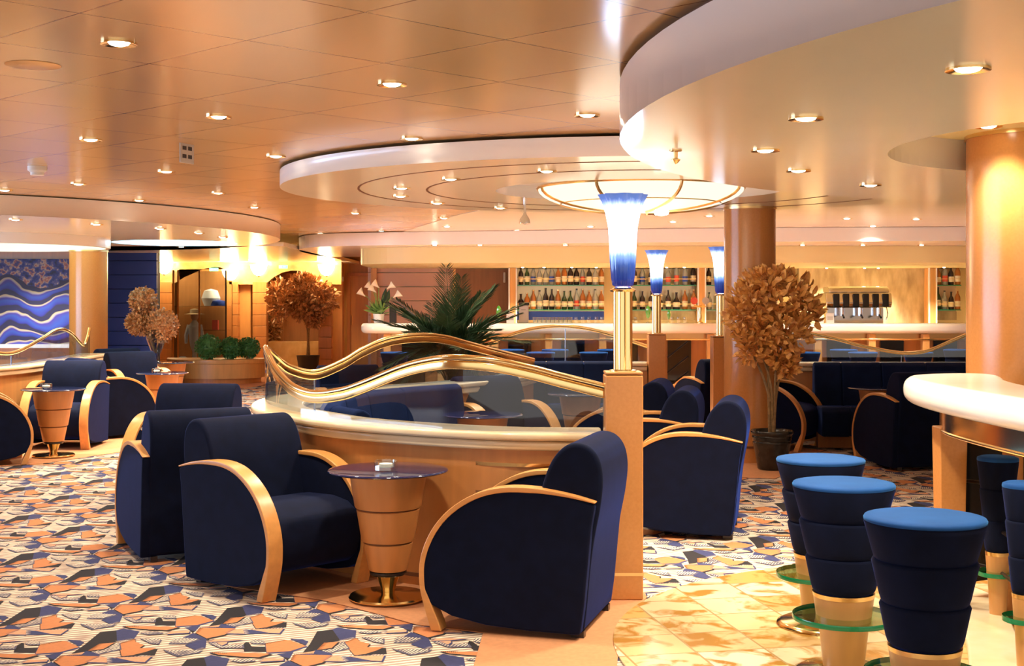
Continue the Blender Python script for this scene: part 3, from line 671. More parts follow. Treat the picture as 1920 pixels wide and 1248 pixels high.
for z in (.64,.44,.25):
    MB().tube([(p[0],p[1],z) for p in spline([(2.12,6.18,0),(2.24,6.0,0),(2.20,5.6,0),(2.13,5.2,0),(2.10,4.8,0),(2.2,4.2,0)],6)],.009,8).build('dark_rod','dark',t,smooth=True)
struct(MB().ribbon([(p[0],p[1]) for p in spline([(1.72,4.3,0),(1.86,4.9,0),(2.02,5.4,0),(2.16,5.9,0),(2.26,6.3,0)],6)],.22,.008,.055).build('trim_marble_kerb','marble',bevel=.012))

# ------------------------------------------------------------------ far bar
t = thing('far_bar_counter','long far bar counter with thick rounded white marble top','bar counter',(0,0,0))
cl = [(9.3,19.55),(9.3,20.15)]+[(-2.02+.30*math.cos(a),19.85+.30*math.sin(a)) for a in [PI/2+PI*i/14 for i in range(15)]]
MB().prism(cl,.99,1.145).build('marble_top','marble_white',t,bevel=.06,seg=5)
MB().box(-1.9,9.3,19.95,20.10,.006,.99).build('bar_front','wood',t)
MB().tube([(9.3,19.62,.90),(-1.95,19.62,.90)],.016,10).build('brass_rail','brass',t,smooth=True)
MB().box(-1.9,9.3,19.78,19.80,.91,.985).build('mirror_strip','brass_soft',t)
for i in range(14):
    x = -1.9+i*.82
    MB().box(x-.055,x+.055,19.62,19.74,.006,.985).build('bar_post','wood_pale',t,bevel=.01)
    MB().box(x+.2,x+.56,19.90,19.94,.05,.88).build('dark_inset','blackglass',t)
MB().tube([(9.3,19.5,.22),(-1.95,19.5,.22)],.018,8).build('foot_rail','brass_soft',t,smooth=True)

# shelves
BAYS = [(968,1134,'left'),(1180,1306,'middle'),(1320,1462,'narrow'),(1750,1800,'right')]
for i,(a,b_,nm) in enumerate(BAYS):
    x0, x1 = at(a,22.3), at(b_,22.3)
    t = thing('bottle_shelf','%s bottle shelf bay on the bar wall'%('left hand, widest' if i == 0 else ('second from the left' if i == 1 else ('narrow, by the round column' if i == 2 else 'right hand, by the thick column'))),'shelf',(x0,22.3,0),0,'glass bottle shelves')
    W = x1-x0
    MB().box(0,W,.20,.22,1.15,2.04).build('mirror_back','mirror_wall' if 'mirror_wall' in M else 'brass_soft',t)
    for z in (1.745,1.320): MB().box(.02,W-.02,-.12,.16,z,z+.014).build('glass_shelf','greenedge',t)
    for z in (1.86,1.43): MB().tube([(.02,-.11,z),(W-.02,-.11,z)],.005,6).build('guard_rail','brass_soft',t)
    MB().box(0,W,.17,.19,1.15,1.30).build('blue_strip','blue' if i == 0 else 'marble_wall',t)
    MB().box(-.11,0,-.16,.22,1.0,2.05).build('side_pilaster','wood_pale',t,bevel=.01)
    MB().box(-.135,-.11,-.17,-.13,1.0,2.05).box(-.01,.012,-.17,-.13,1.0,2.05).build('pilaster_edge','white',t)
    MB().box(-.11,W,-.25,.22,.99,1.02).build('back_counter','marble',t)
struct(MB().box(at(1498,22.45),at(1738,22.45),22.45,22.58,1.0,2.05).build('wall_marble_panel','marble_wall'))
def bottle(kind):
    t = thing('bottle','','bottle')
    body, lab, h, r, sh = {'dark':('dark_b','label',.33,.042,.62),'green':('green_b','label',.34,.040,.58),'amber':('amber','label',.31,.043,.66),'clear':('clear_b','label_blue',.33,.042,.66),
        'squat':('dark_b','label',.27,.056,.50),'red':('clear_b','label_red',.33,.040,.64),'pale':('clear_b','label',.31,.043,.62)}[kind]
    MB().lathe([(r*.9,0),(r,.01),(r,h*sh*.9),(r*.9,h*sh),(r*.36,h*sh+.05),(r*.30,h*.93),(r*.36,h*.95),(r*.36,h*.97)],14).build('bottle_glass',body,t,smooth=True,ang=70)
    MB().lathe([(r+.001,h*.15),(r+.001,h*.43)],14,cap=False).build('label',lab,t,smooth=True)
    MB().lathe([(r*.40,h*.93),(r*.40,h)],10).build('cap',('brass_soft' if kind in ('amber','clear') else 'black'),t)
    return t
BK = {}
def put_bottle(kind, x, y, z, lab, grp):
    if kind not in BK:
        o = BK[kind] = bottle(kind); o.location = (x,y,z); o['label'] = lab; o['group'] = grp; return o
    return dup(BK[kind],(x,y,z),random.uniform(0,6),lab,scale=(1.1,1.1,random.uniform(.92,1.18)),group=grp)
ORD = ['first','second','third','fourth','fifth','sixth','seventh','eighth','ninth','tenth','eleventh','twelfth','thirteenth','fourteenth','fifteenth','sixteenth']
DESC = {'dark':'dark brown bottle','green':'dark green bottle','amber':'amber spirit bottle','clear':'clear bottle with a blue label','squat':'squat black bottle','red':'clear bottle with a red label','pale':'clear bottle with a cream label'}
rows = {('left',1):['dark','green','clear','pale','pale','clear','amber','amber','dark','dark','red','dark','pale','amber'],
        ('left',0):['squat','amber','amber','pale','dark','dark','amber','green','green','red','amber','amber','pale','amber'],
        ('middle',1):['dark','clear','dark','pale','red','red','clear','dark'],('middle',0):['green','dark','dark','squat','dark','squat','amber','amber'],
        ('narrow',1):['dark','dark','clear','amber','dark','green','pale'],('narrow',0):['pale','pale','green','amber','pale','dark','amber'],
        ('right',1):['amber','red','dark','amber'],('right',0):['green','pale','dark','amber']}
for a,b_,nm in BAYS:
    for lv,z in ((1,1.760),(0,1.335)):
        ks = rows[(nm,lv)]; x0, x1 = at(a,22.3)+.08, at(b_,22.3)-.06
        for i,k in enumerate(ks):
            x = x0+(x1-x0)*i/(len(ks)-1)
            lab = '%s, %s from left, %s shelf, %s bay'%(DESC[k],ORD[i],'upper' if lv else 'lower',nm)
            put_bottle(k, x, 22.27+random.uniform(-.04,.03), z, lab, 'bottles on the %s shelf, %s bay'%('upper' if lv else 'lower',nm))
# things on the bar
def simple(name, mb, m, label, cat, loc, smooth=True, group=None):
    o = mb.build(name, m, None, smooth=smooth, loc=loc); tag(o, label, cat, group); return o
CT = 1.146
t = thing('cash_register','grey cash register with dark hood at the left end of the bottles','register',(at(982,20.0),20.0,CT))
MB().box(-.075,.075,-.12,.12,0,.27).build('body','grey',t,bevel=.012)
MB().box(-.08,.085,-.13,.13,.27,.315).build('hood','black',t,bevel=.01)
MB().box(-.04,.03,-.125,-.12,.20,.205).build('display_mark','black',t)
def make_cocktail():
    t = thing('cocktail_glass','','glass')
    MB().lathe([(.035,0),(.035,.006),(.006,.012),(.006,.06),(.028,.09),(.042,.16),(.040,.22)],20,cap=False).build('goblet','glassware',t,smooth=True)
    MB().lathe([(.004,.07),(.026,.095),(.039,.16),(.036,.21),(.020,.25),(.0,.27)],16,cap=False,wave=lambda a,z:1+.12*math.cos(5*a)*(z > .15)).build('drink','green_drink',t,smooth=True)
    return t
ck = make_cocktail(); ck.location = (at(935,19.8),19.8,CT); ck['label'] = 'green cocktail on the far bar right of the palm'; ck['group'] = 'green cocktails'
dup(ck,(at(1215,19.8),19.8,CT),0,'green cocktail on the far bar between the two brass lamp stems'); dup(ck,(at(1254,19.8),19.8,CT),0,'smaller green cocktail right of the farther lamp stem',scale=(.7,.7,.75))
dup(ck,(at(1530,19.8),19.8,CT),0,'pale cocktail on the bar beside the autumn tree',scale=(.8,.8,.75))
def make_card():
    t = thing('menu_card','','card'); MB().prism([(-.03,0),(.03,0),(.004,.15),(-.004,.15)],-.06,.06,axis='x').build('folded_card','paper',t)
    MB().box(-.045,.045,-.031,-.029,.04,.10).build('printed_area','grey',t,rot=(-.17,0,0)); return t
mc = make_card(); mc.location = (at(957,19.75),19.75,CT); mc['label'] = 'white folded menu card on the bar left of the cash register'; mc['group'] = 'folded menu cards'
dup(mc,(at(1556,19.75),19.75,CT),0,'white folded menu card in front of the espresso machine'); dup(mc,(at(1540,19.7),19.7,CT),0,'smaller white card right of the autumn tree',scale=(.6,.6,.5))
tb = MB().lathe([(.034,0),(.040,.0),(.044,.09),(.040,.09),(.036,.01)],16,cap=False)
g0 = None
for i in range(9):
    lab = 'upturned short tumbler, %s from the left in the row by the cash register'%ORD[i]
    if g0 is None: g0 = simple('tumbler',tb,'glassware',lab,'glass',(at(1004,19.9),19.9,CT),group='tumblers on the far bar')
    else:
        o = g0.copy(); C.objects.link(o); o.location = (at(1004+i*8,19.9),19.9,CT); o['label'] = lab
wg = MB().lathe([(.032,0),(.032,.005),(.005,.01),(.005,.08),(.03,.11),(.036,.15),(.032,.19)],16,cap=False); w0 = None
for i,p in enumerate([1080,1092,1104,1118,1128,1192,1260,1272,1284]):
    lab = 'stemmed glass on the back counter, %s from the left'%ORD[i]
    if w0 is None: w0 = simple('stemmed_glass',wg,'glassware',lab,'glass',(at(p,22.1),22.1,1.021),group='stemmed glasses on the back counter')
    else:
        o = w0.copy(); C.objects.link(o); o.location = (at(p,22.1),22.1,1.021); o['label'] = lab
t = thing('beer_tap','gilded beer tap tower with a round red badge left of the round column','tap',(at(1313,20),20,CT))
MB().lathe([(.05,0),(.05,.01),(.022,.03),(.028,.10),(.02,.16),(.03,.22),(.02,.28)],20).build('tap_column','brass',t,smooth=True)
MB().tube([(0,-.02,.25),(-.10,-.03,.26)],.014,8).tube([(0,-.02,.25),(.08,-.03,.25)],.014,8).build('tap_arms','brass',t,smooth=True)
for x,m_ in ((-.10,'label_red'),(.08,'grey')):
    MB().lathe([(.0,-.008),(.055,-.008),(.055,.008),(.0,.008)],24,cap=False).build('tap_badge',m_,t,loc=(x,-.03,.34),rot=(PI/2,0,0))
# espresso machine
t = thing('espresso_machine','large chrome espresso machine with three dark brewing groups','coffee machine',(at(1602,21.2),21.2,1.06)); t.scale = (1,1,1.2)
MB().box(-.52,.52,-.25,.25,0,.05).build('drip_tray','chrome',t,bevel=.01)
MB().box(-.44,.48,.02,.25,.05,.26).build('back_panel','chrome',t)
MB().prism([(-.22,.26),(-.26,.32),(-.22,.46),(.25,.46),(.25,.26)],-.52,.55,axis='x').build('body','chrome',t,bevel=.02)
MB().prism([(-.20,.46),(-.18,.53),(-.10,.55),(.25,.55),(.25,.46)],-.46,.52,axis='x').build('cup_rail','chrome',t,bevel=.02)
for i in range(6):
    x = -.36+i*.16; MB().box(x-.05,x+.05,-.27,-.21,.27,.45).build('dark_group_cover','black',t,bevel=.01)
for i in range(3):
    x = -.24+i*.30; MB().tube([(x,-.16,.16),(x-.02,-.34,.13)],.016,8).build('portafilter_handle','black',t,smooth=True)
    MB().lathe([(.035,.15),(.035,.26)],16,c=(x,-.14)).build('brew_head','chrome',t,smooth=True)
MB().tube([(.46,-.2,.3),(.48,-.24,.18),(.46,-.22,.10)],.01,8).build('steam_wand','chrome',t,smooth=True)
struct(MB().box(at(1470,21.2),at(1745,21.2),20.95,21.6,.0,1.058).build('trim_back_bar','marble'))
# speaker in the far corner behind the palm, and lily pot
def leaf_quad(v, f, p, d, up, L_, W_, bend=.25):
    d = d.normalized(); s_ = d.cross(up); s_ = s_.normalized() if s_.length > 1e-4 else Vector((1,0,0)); nn = s_.cross(d)
    o = len(v)
    v += [tuple(p), tuple(p+d*L_*.35+s_*W_*.5+nn*L_*bend*.2), tuple(p+d*L_*.75+s_*W_*.38+nn*L_*bend*.1), tuple(p+d*L_-nn*L_*bend*.3), tuple(p+d*L_*.75-s_*W_*.38+nn*L_*bend*.1), tuple(p+d*L_*.35-s_*W_*.5+nn*L_*bend*.2)]
    f += [(o,o+1,o+2,o+3),(o,o+3,o+4,o+5)]
def rnd_dir():
    while True:
        q = Vector((random.uniform(-1,1),random.uniform(-1,1),random.uniform(-1,1)))
        if .1 < q.length < 1: return q.normalized()
t = thing('lily_pot','white pot of calla lilies and leaves on the left end of the far bar','plant',(at(710,19.85),19.85,CT))
MB().lathe([(.065,0),(.07,.0),(.088,.14),(.082,.14)],24,cap=True).build('pot','paper',t,smooth=True)
mb = MB(); v = []; f_ = []
for i in range(70):
    d = rnd_dir(); d.z = abs(d.z)*1.4+.3; p = Vector((random.uniform(-.05,.05),random.uniform(-.04,.04),.13)); leaf_quad(v,f_,p,d,Vector((0,0,1)),random.uniform(.12,.26),.05)
mb.add(v,f_).build('foliage','stem',t,smooth=True)
v = []; f_ = []
for x,z in ((.12,.42),(.10,.36),(.14,.30)): leaf_quad(v,f_,Vector((.05,0,.12)),Vector((x-.05,0,z)),Vector((0,1,0)),.42,.10)
MB().add(v,f_).build('dark_leaf','palm',t,smooth=True)
for (x,z) in ((-.22,.42),(-.10,.52),(.0,.55),(.14,.53),(.24,.40),(-.05,.48)):
    MB().tube(spline([(0,0,.13),(x*.3,0,z*.6),(x*.8,-.01,z*.95),(x,-.02,z)],4),.006,6).build('flower_stem','stem',t,smooth=True)
    q = MB().lathe([(.004,-.02),(.018,.03),(.034,.07),(.055,.11),(.052,.105),(.03,.07)],16,cap=False,wave=lambda a,zz:1+.35*max(0,math.cos(a))*(zz > .05)).build('lily_flower','white_flower',t,smooth=True)
    q.location = (x,-.02,z); q.rotation_euler = (0,.9 if x > 0 else -.9,0)
simple('loudspeaker',MB().box(-.05,.05,-.06,.06,0,.26),'black','dark loudspeaker standing on the bar behind the lily pot','speaker',(at(737,19.98),19.98,CT),smooth=False)

# ------------------------------------------------------------------ palm
t = thing('palm','tall dark green palm in a planter behind the curved partition','plant',(-.60,12.45,0))
MB().lathe([(.20,.006),(.23,.02),(.26,.40),(.28,.42),(.28,.46),(.24,.46),(.22,.42)],32).build('planter_pot','brown',t,smooth=True)
MB().lathe([(.0,.43),(.23,.43)],24,cap=False).build('soil','soil',t)
for k in range(5): MB().tube([(.05*math.cos(k*1.3),.05*math.sin(k*1.3),.43),(.03*math.cos(k*1.3),.03*math.sin(k*1.3),.78)],[.02,.012],8).build('stem','bark',t,smooth=True)
# fronds: direction toward the tip, end point relative to the base
FR = [((-.02,-.3,1.80),.10),((.12,-.3,1.70),.08),((.02,-.1,1.55),.06),((-.55,-.35,1.46),.12),((-.72,.1,1.30),.16),((-.55,.4,1.5),.12),((.30,-.25,1.55),.10),((.42,.2,1.62),.12),((.66,-.1,1.36),.15),((.70,.3,1.45),.15),((.45,-.45,1.22),.2),
      ((-.35,-.55,1.2),.2),((-.78,-.2,1.05),.22),((.74,-.25,1.1),.22),((.1,.5,1.6),.1),((-.2,.5,1.45),.1),((.15,-.6,1.05),.2),((-.62,-.45,.86),.26),((.60,-.5,.90),.26),((.0,-.5,1.35),.12),((-.42,.0,1.38),.1),((.25,.1,1.42),.1),((-.1,-.55,.85),.25),((-.45,-.5,.72),.3),((.35,-.5,.75),.3),((-.25,-.5,.95),.2),((.5,-.3,.85),.2)]
for (tip, sag) in FR:
    base = Vector((random.uniform(-.03,.03),random.uniform(-.03,.03),.70)); tip = Vector(tip); mid = (base+tip)/2+Vector((0,0,sag))-Vector((tip.x,tip.y,0))*.12
    rb = spline([tuple(base),tuple(base*.55+mid*.45+Vector((0,0,sag*.2))),tuple(mid),tuple(tip)],8); n = len(rb)
    v = []; f_ = []
    for i in range(4,n):
        p = Vector(rb[i]); d = (Vector(rb[min(i+1,n-1)])-Vector(rb[i-1])).normalized(); sd = d.cross(Vector((0,0,1))); sd = sd.normalized() if sd.length > .05 else Vector((1,0,0))
        u = (i-4)/(n-5); ln = .27*math.sin(PI*(.18+.74*u))
        for sgn in (1,-1):
            for jj in (0,.33,.67):
                p2 = p+(Vector(rb[min(i+1,n-1)])-p)*jj
                leaf_quad(v,f_,p2,d*1.0+sd*sgn*.75+Vector((0,0,random.uniform(-.1,.15))),Vector((0,0,1)),ln*random.uniform(.85,1.1),.0125,.1)
    mb = MB().tube(rb,[.008-.006*i/n for i in range(n)],5); mb.add(v,f_); mb.build('frond','palm',t,smooth=False)

# ------------------------------------------------------------------ autumn trees
def blob_leaves(n, blobs, L0, L1, W_, updir=.2):
    v = []; f_ = []
    for _ in range(n):
        c, r = random.choice(blobs); d = rnd_dir(); q = random.uniform(.55,1.03)
        p = Vector((c[0]+d.x*r[0]*q, c[1]+d.y*r[1]*q, c[2]+d.z*r[2]*q))
        dd = (d+rnd_dir()*.7+Vector((0,0,updir))).normalized(); leaf_quad(v,f_,p,dd,rnd_dir(),random.uniform(L0,L1),W_*random.uniform(.7,1.2),.4)
    return MB().add(v,f_)
t = thing('autumn_tree','artificial tree with orange brown leaves in a glossy dark ribbed pot, before the round column','plant',(2.295,11.40,.006))
MB().lathe([(.115,0),(.125,.01),(.145,.12),(.168,.235),(.170,.24),(.164,.25),(.174,.262),(.168,.275),(.178,.29),(.172,.30),(.185,.315),(.190,.335),(.182,.345),(.170,.335),(.165,.30)],40).build('pot','pot',t,smooth=True,ang=70)
MB().lathe([(.0,.318),(.10,.315),(.168,.31)],24,cap=False).build('soil','soil',t)
mb = MB()
for (a,b_,c_) in (((.0,0,.3),(-.01,0,.75),(-.14,.02,1.15)),((.02,.01,.3),(.03,0,.8),(.06,-.02,1.25)),((-.02,-.01,.3),(-.03,.02,.9),(-.02,.05,1.3)),((.01,-.02,.3),(.05,.02,.7),(.16,.02,1.2)),((-.01,.0,.6),(-.09,.0,.85),(-.22,.0,1.1))):
    mb.tube(spline([a,b_,c_],5),[.017-.0012*i for i in range(11)],7)
mb.build('trunk','bark',t,smooth=True)
BL = [((-.02,0,1.50),(.30,.24,.20)),((-.20,0,1.48),(.17,.16,.20)),((.18,0,1.50),(.19,.16,.22)),((.30,0,1.38),(.12,.1,.13)),((-.27,0,1.36),(.12,.12,.13)),((.02,-.05,1.28),(.26,.18,.18)),((-.14,0,1.20),(.20,.16,.14)),((.15,0,1.16),(.17,.14,.16)),((-.17,0,1.05),(.12,.1,.12)),((.08,0,1.00),(.11,.1,.13)),((.13,0,.93),(.06,.06,.10)),((-.02,0,1.66),(.22,.16,.10))]
blob_leaves(1500,BL,.055,.115,.055,.45).build('foliage','autumn',t,smooth=True)
t = thing('autumn_tree','farther artificial tree with bronze leaves in a black tub by the doorway','plant',(at(578,26.9),26.9,.006))
MB().lathe([(.17,0),(.19,.01),(.235,.30),(.245,.34),(.22,.34)],32).build('pot','black',t,smooth=True)
mb = MB()
for k in range(4):
    a = k*1.6; mb.tube(spline([(.02*math.cos(a),.02*math.sin(a),.3),(.03*math.cos(a),.03*math.sin(a),.95),(.30*math.cos(a),.22*math.sin(a),1.5)],5),[.025-.0018*i for i in range(11)],6)
mb.build('trunk','bark',t,smooth=True)
blob_leaves(2200,[((0,0,1.62),(.50,.4,.34)),((-.30,0,1.45),(.30,.3,.28)),((.32,0,1.50),(.28,.3,.30)),((0,0,1.30),(.36,.3,.22)),((.12,0,1.12),(.14,.14,.16)),((-.1,0,1.85),(.25,.2,.16)),((-.62,.1,1.5),(.2,.2,.42))],.08,.15,.075,.2).build('foliage','autumn2',t,smooth=True)
t = thing('autumn_tree','mirror image of the farther bronze tree, cut by the pilaster','plant',(at(503,28.2),28.2,.006))  # built as a tree to stand for the farther one's mirror reflection
MB().tube([(0,0,0),(.02,0,.9),(0,0,1.3)],[.03,.025,.02],8).build('trunk','bark',t,smooth=True)
blob_leaves(700,[((0,0,1.6),(.2,.2,.5)),((.08,0,1.15),(.18,.15,.3)),((.1,0,.85),(.12,.1,.2))],.08,.14,.07).build('foliage','autumn2',t,smooth=True)
# dried hydrangea balls in a tall glass vase
vx, vy = at(293,17.6), 17.6
t = thing('dried_arrangement','tall glass vase holding three balls of dried bronze flowers','plant',(vx,vy,.655))
MB().lathe([(.04,.0),(.07,.004),(.03,.02),(.025,.06),(.06,.12),(.10,.22),(.135,.32),(.16,.44),(.152,.44),(.10,.24),(.05,.12)],32,cap=False).build('vase','vase',t,smooth=True)
for (p,pz,r) in ((268,565,.20),(262,604,.20),(300,610,.26)):
    c = ((p-293)/FOC*vy, 0, hz(pz,vy)-.655)
    o = blob_leaves(1100,[((0,0,0),(r*.88,r*.88,r*.84)),((0,0,0),(r*.9,r*.9,r*.9))],.028,.052,.032); o = o.lathe([(0,-r*.6),(r*.4,-r*.5),(r*.62,0),(r*.4,r*.5),(0,r*.6)],16,cap=False).build('flower_ball','autumn2',t,smooth=True); o.location = c
    MB().tube([(0,0,.12),c],.01,6).build('stem','bark',t,smooth=True)

# ------------------------------------------------------------------ planter with boxwood balls
t = thing('curved_planter','low curved honey wood planter before the display case','planter',(at(395,23.2),23.2,0))
pl = spline([(-.9,.55,0),(-.75,.05,0),(-.3,-.30,0),(.2,-.38,0),(.62,-.25,0),(.86,.05,0),(.92,.45,0)],6)
MB().prism([(p[0],p[1]) for p in pl],.10,.36).build('planter_body','wood_pale',t,smooth=True)
MB().prism([(p[0]*1.03,p[1]*1.03) for p in pl],.36,.44).build('planter_rim','wood_pale',t,bevel=.01)
MB().prism([(p[0]*.9,p[1]*.9) for p in pl],.006,.10).build('planter_plinth','wood',t)
for i,(p,D,r,lab) in enumerate(((391,23.0,.235,'left boxwood ball in the curved planter'),(433,23.2,.20,'middle boxwood ball in the curved planter'),(466,23.4,.20,'right boxwood ball in the curved planter'))):
    q = thing('boxwood_ball',lab,'plant',(at(p,D),D,.44),0,'boxwood balls in the curved planter')
    blob_leaves(1300,[((0,0,r*.95),(r*.95,r*.95,r*.9))],.03,.05,.03).build('foliage','box',q,smooth=True)
    MB().lathe([(0,r*.2),(r*.5,r*.32),(r*.82,r*.8),(r*.75,r*1.3),(r*.4,r*1.65),(0,r*1.75)],20,cap=False).build('inner_foliage','box',q,smooth=True)
    MB().tube([(0,0,-.01),(0,0,r*.5)],.03,8).build('stem','bark',q,smooth=True)

# ------------------------------------------------------------------ far left: arched marble wall, display case, doors, painting
def archwall(name, D, pts, m, th=.12):
    return MB().prism([(at(p,D),hz(y,D)) for p,y in pts],D,D+th,axis='y').build(name,m)
A = [(295,470),(640,470),(640,533),(597,533),(588,521),(575,512),(560,507),(545,507),(528,511),(512,520),(497,533),(440,533)]
A += [(430,533),(428,515),(424,506),(414,501),(402,500),(385,503),(365,511),(345,520),(330,529),(322,531),(295,531)]
struct(archwall('wall_arched_marble',27.4,A,'marble_gold'))
for nm,a,b_ in (('trim_pilaster_left',295,322),('trim_pilaster_display',436,446),('trim_pilaster_middle',474,500),('trim_pilaster_right',597,622)):
    mb = MB()
    for i in range(8): mb.box(at(a,27.4),at(b_,27.4),27.38,27.6,.01+i*.235,.01+i*.235+.228)
    struct(mb.build(nm,'wood',bevel=.006))
struct(MB().box(at(446,27.6),at(470,27.6),27.6,27.9,0,2.3).build('trim_pale_column','wood_pale'))
struct(MB().box(at(622,28.0),at(642,28.0),28.0,28.3,0,2.3).build('trim_far_corner','wood'))
for nm,a,b_,lab,mt in (('far_door',532,597,'orange wooden door in the arched doorway behind the farther tree','wood'),('far_door',657,693,'narrow wooden door beside the left end of the far bar','wood_pale')):
    w_ = (b_-a)/FOC*28.7; t = thing(nm,lab,'door',(at((a+b_)/2,28.7),28.72,0),0)
    MB().box(-w_/2,w_/2,-.03,.04,.006,2.03).build('door_leaf',mt,t,bevel=.005)
    MB().box(-w_/2-.07,-w_/2,-.06,.05,.006,2.10).box(w_/2,w_/2+.07,-.06,.05,.006,2.10).box(-w_/2,w_/2,-.06,.05,2.03,2.10).build('door_frame','wood',t)
    MB().tube([(-w_*.40,-.07,.95),(-w_*.40,-.07,1.15)],.012,8).build('door_handle','brass_soft',t,smooth=True)
t = thing('low_marble_wall','low golden marble wall behind the farther potted tree','wall',(at(552,28.0),28.05,0))
MB().box(at(500,28)-at(552,28),at(600,28)-at(552,28),0,.10,.006,.60).build('marble_slab','marble_gold',t,bevel=.01)
# display case
cx0, cx1, cy = at(326,27.0), at(427,27.0), 26.9
t = thing('display_case','tall glass display case with brass posts under the arch','display case',((cx0+cx1)/2,cy,0)); hw = (cx1-cx0)/2
MB().box(-hw,hw,-.02,.55,.006,.10).build('case_base','wood_pale',t)
MB().box(-hw,hw,.50,.54,.10,2.15).build('back_panel','wood',t)
for x in (-hw,-.02,hw-.03,-hw+.1): MB().box(x,x+.035,-.02,.02,.10,2.12).build('brass_post','brass',t)
for z,a,b_ in ((1.36,-hw+.02,hw-.02),(.86,.05,hw-.02)): MB().box(a,b_,0,.48,z,z+.015).build('glass_shelf','glassware',t)
MB().box(-hw+.03,hw-.03,-.012,-.006,.12,2.1).build('case_pane','pane',t)
cxm = (cx0+cx1)/2
t = thing('child_mannequin','small mannequin in a white jacket and straw hat inside the display case','mannequin',(cxm-.17,cy+.26,.11))
MB().lathe([(.03,0),(.05,.02),(.045,.30),(.09,.42),(.11,.55),(.12,.72),(.13,.84),(.06,.93),(.04,.96)],20).build('jacket_body','cloth_w',t,smooth=True)
MB().lathe([(.03,.95),(.075,1.0),(.085,1.06),(.07,1.13),(.03,1.17)],16).build('head','skin',t,smooth=True)
MB().lathe([(.22,1.09),(.10,1.11),(.09,1.19),(.0,1.21)],24,cap=False).build('straw_hat','straw',t,smooth=True)
for s_ in (1,-1): MB().tube([(s_*.11,0,.86),(s_*.17,-.03,.65),(s_*.16,-.07,.48)],[.05,.042,.03],8).build('sleeve','cloth_w',t,smooth=True)
t = thing('sailor_hat','navy hat with white scarf on the upper shelf of the display case','hat',(cxm+.35,cy+.22,1.376))
MB().lathe([(.16,0),(.17,.03),(.15,.10),(.0,.13)],20,cap=False).build('crown','blue',t,smooth=True)
MB().lathe([(.14,0),(.20,.16),(.14,.32),(.0,.36)],16,cap=False).build('scarf','paper',t,smooth=True,loc=(-.18,.06,0))
simple('red_box',MB().box(-.06,.06,-.05,.05,0,.20),'label_red','small red souvenir box on the lower shelf of the display case','box',(cxm+.28,cy+.22,.876),smooth=False)
# blue and white bundle at its foot
simple('folded_towels',MB().lathe([(.16,0),(.2,.05),(.16,.14),(.05,.2)],14),'cloth_w','blue and white cloth bundle at the foot of the display case','towel',(cxm-.40,cy+.2,.11))
# painting
m, nt, b = node_mat('wave_painting'); L = nt.links.new
tc = nt.nodes.new('ShaderNodeTexCoord'); mp = nt.nodes.new('ShaderNodeMapping'); mp.inputs['Scale'].default_value = (1,1,1)
sx = nt.nodes.new('ShaderNodeSeparateXYZ'); L(tc.outputs['Object'], sx.inputs[0])
nz = nt.nodes.new('ShaderNodeTexNoise'); nz.inputs['Scale'].default_value = 1.7; nz.inputs['Detail'].default_value = 2; nz.inputs['Roughness'].default_value = .35; L(tc.outputs['Object'], nz.inputs['Vector'])
w1 = nt.nodes.new('ShaderNodeMath'); w1.operation = 'MULTIPLY_ADD'; w1.inputs[1].default_value = .65; L(nz.outputs['Fac'], w1.inputs[0]); L(sx.outputs['Z'], w1.inputs[2])
sn = nt.nodes.new('ShaderNodeMath'); sn.operation = 'MULTIPLY'; sn.inputs[1].default_value = 4.4; L(w1.outputs[0], sn.inputs[0])
fr = nt.nodes.new('ShaderNodeMath'); fr.operation = 'FRACT'; L(sn.outputs[0], fr.inputs[0])
cr = nt.nodes.new('ShaderNodeValToRGB'); e = cr.color_ramp.elements; e[0].color = (.01,.01,.06,1); e[0].position = .0; e[1].color = (.012,.012,.05,1); e[1].position = .28
for p_, c_ in ((.36,(.015,.02,.24,1)),(.62,(.02,.06,.36,1)),(.80,(.04,.025,.25,1)),(.87,(.25,.24,.34,1)),(.95,(.38,.34,.22,1)),(1,(.01,.01,.06,1))):
    q = e.new(p_); q.color = c_
L(fr.outputs[0], cr.inputs['Fac'])
n2_ = nt.nodes.new('ShaderNodeTexNoise'); n2_.inputs['Scale'].default_value = 9; n2_.inputs['Detail'].default_value = 5; L(tc.outputs['Object'], n2_.inputs['Vector'])
c2 = nt.nodes.new('ShaderNodeValToRGB'); e = c2.color_ramp.elements; e[0].position = .36; e[0].color = (.01,.01,.05,1); e[1].position = .46; e[1].color = (.015,.03,.22,1)
for p_, c_ in ((.52,(.10,.09,.22,1)),(.56,(.36,.30,.27,1)),(.60,(.36,.14,.09,1)),(.66,(.04,.04,.18,1))):
    q = e.new(p_); q.color = c_
L(n2_.outputs['Fac'], c2.inputs['Fac'])
gt = nt.nodes.new('ShaderNodeMath'); gt.operation = 'GREATER_THAN'; gt.inputs[1].default_value = 2.10; L(w1.outputs[0], gt.inputs[0])
mx = nt.nodes.new('ShaderNodeMix'); mx.data_type = 'RGBA'; L(gt.outputs[0], mx.inputs['Factor']); L(cr.outputs['Color'], mx.inputs['A']); L(c2.outputs['Color'], mx.inputs['B']); L(mx.outputs['Result'], b.inputs['Base Color'])
setin(b, Roughness=.5); M['painting'] = m
t = thing('wave_painting','large blue painting of waves under a speckled sky on the left wall','painting',(0,20.25,0))
MB().box(-11.9,at(131,20.2),-.02,.03,hz(645,20.2),hz(485,20.2)).build('canvas','painting',t)
MB().box(-11.9,at(135,20.2),-.05,.04,hz(652,20.2),hz(645,20.2)).build('lower_frame','white',t)
MB().box(at(131,20.2),at(135,20.2),-.05,.04,hz(645,20.2),hz(483,20.2)).build('side_frame','wood',t)

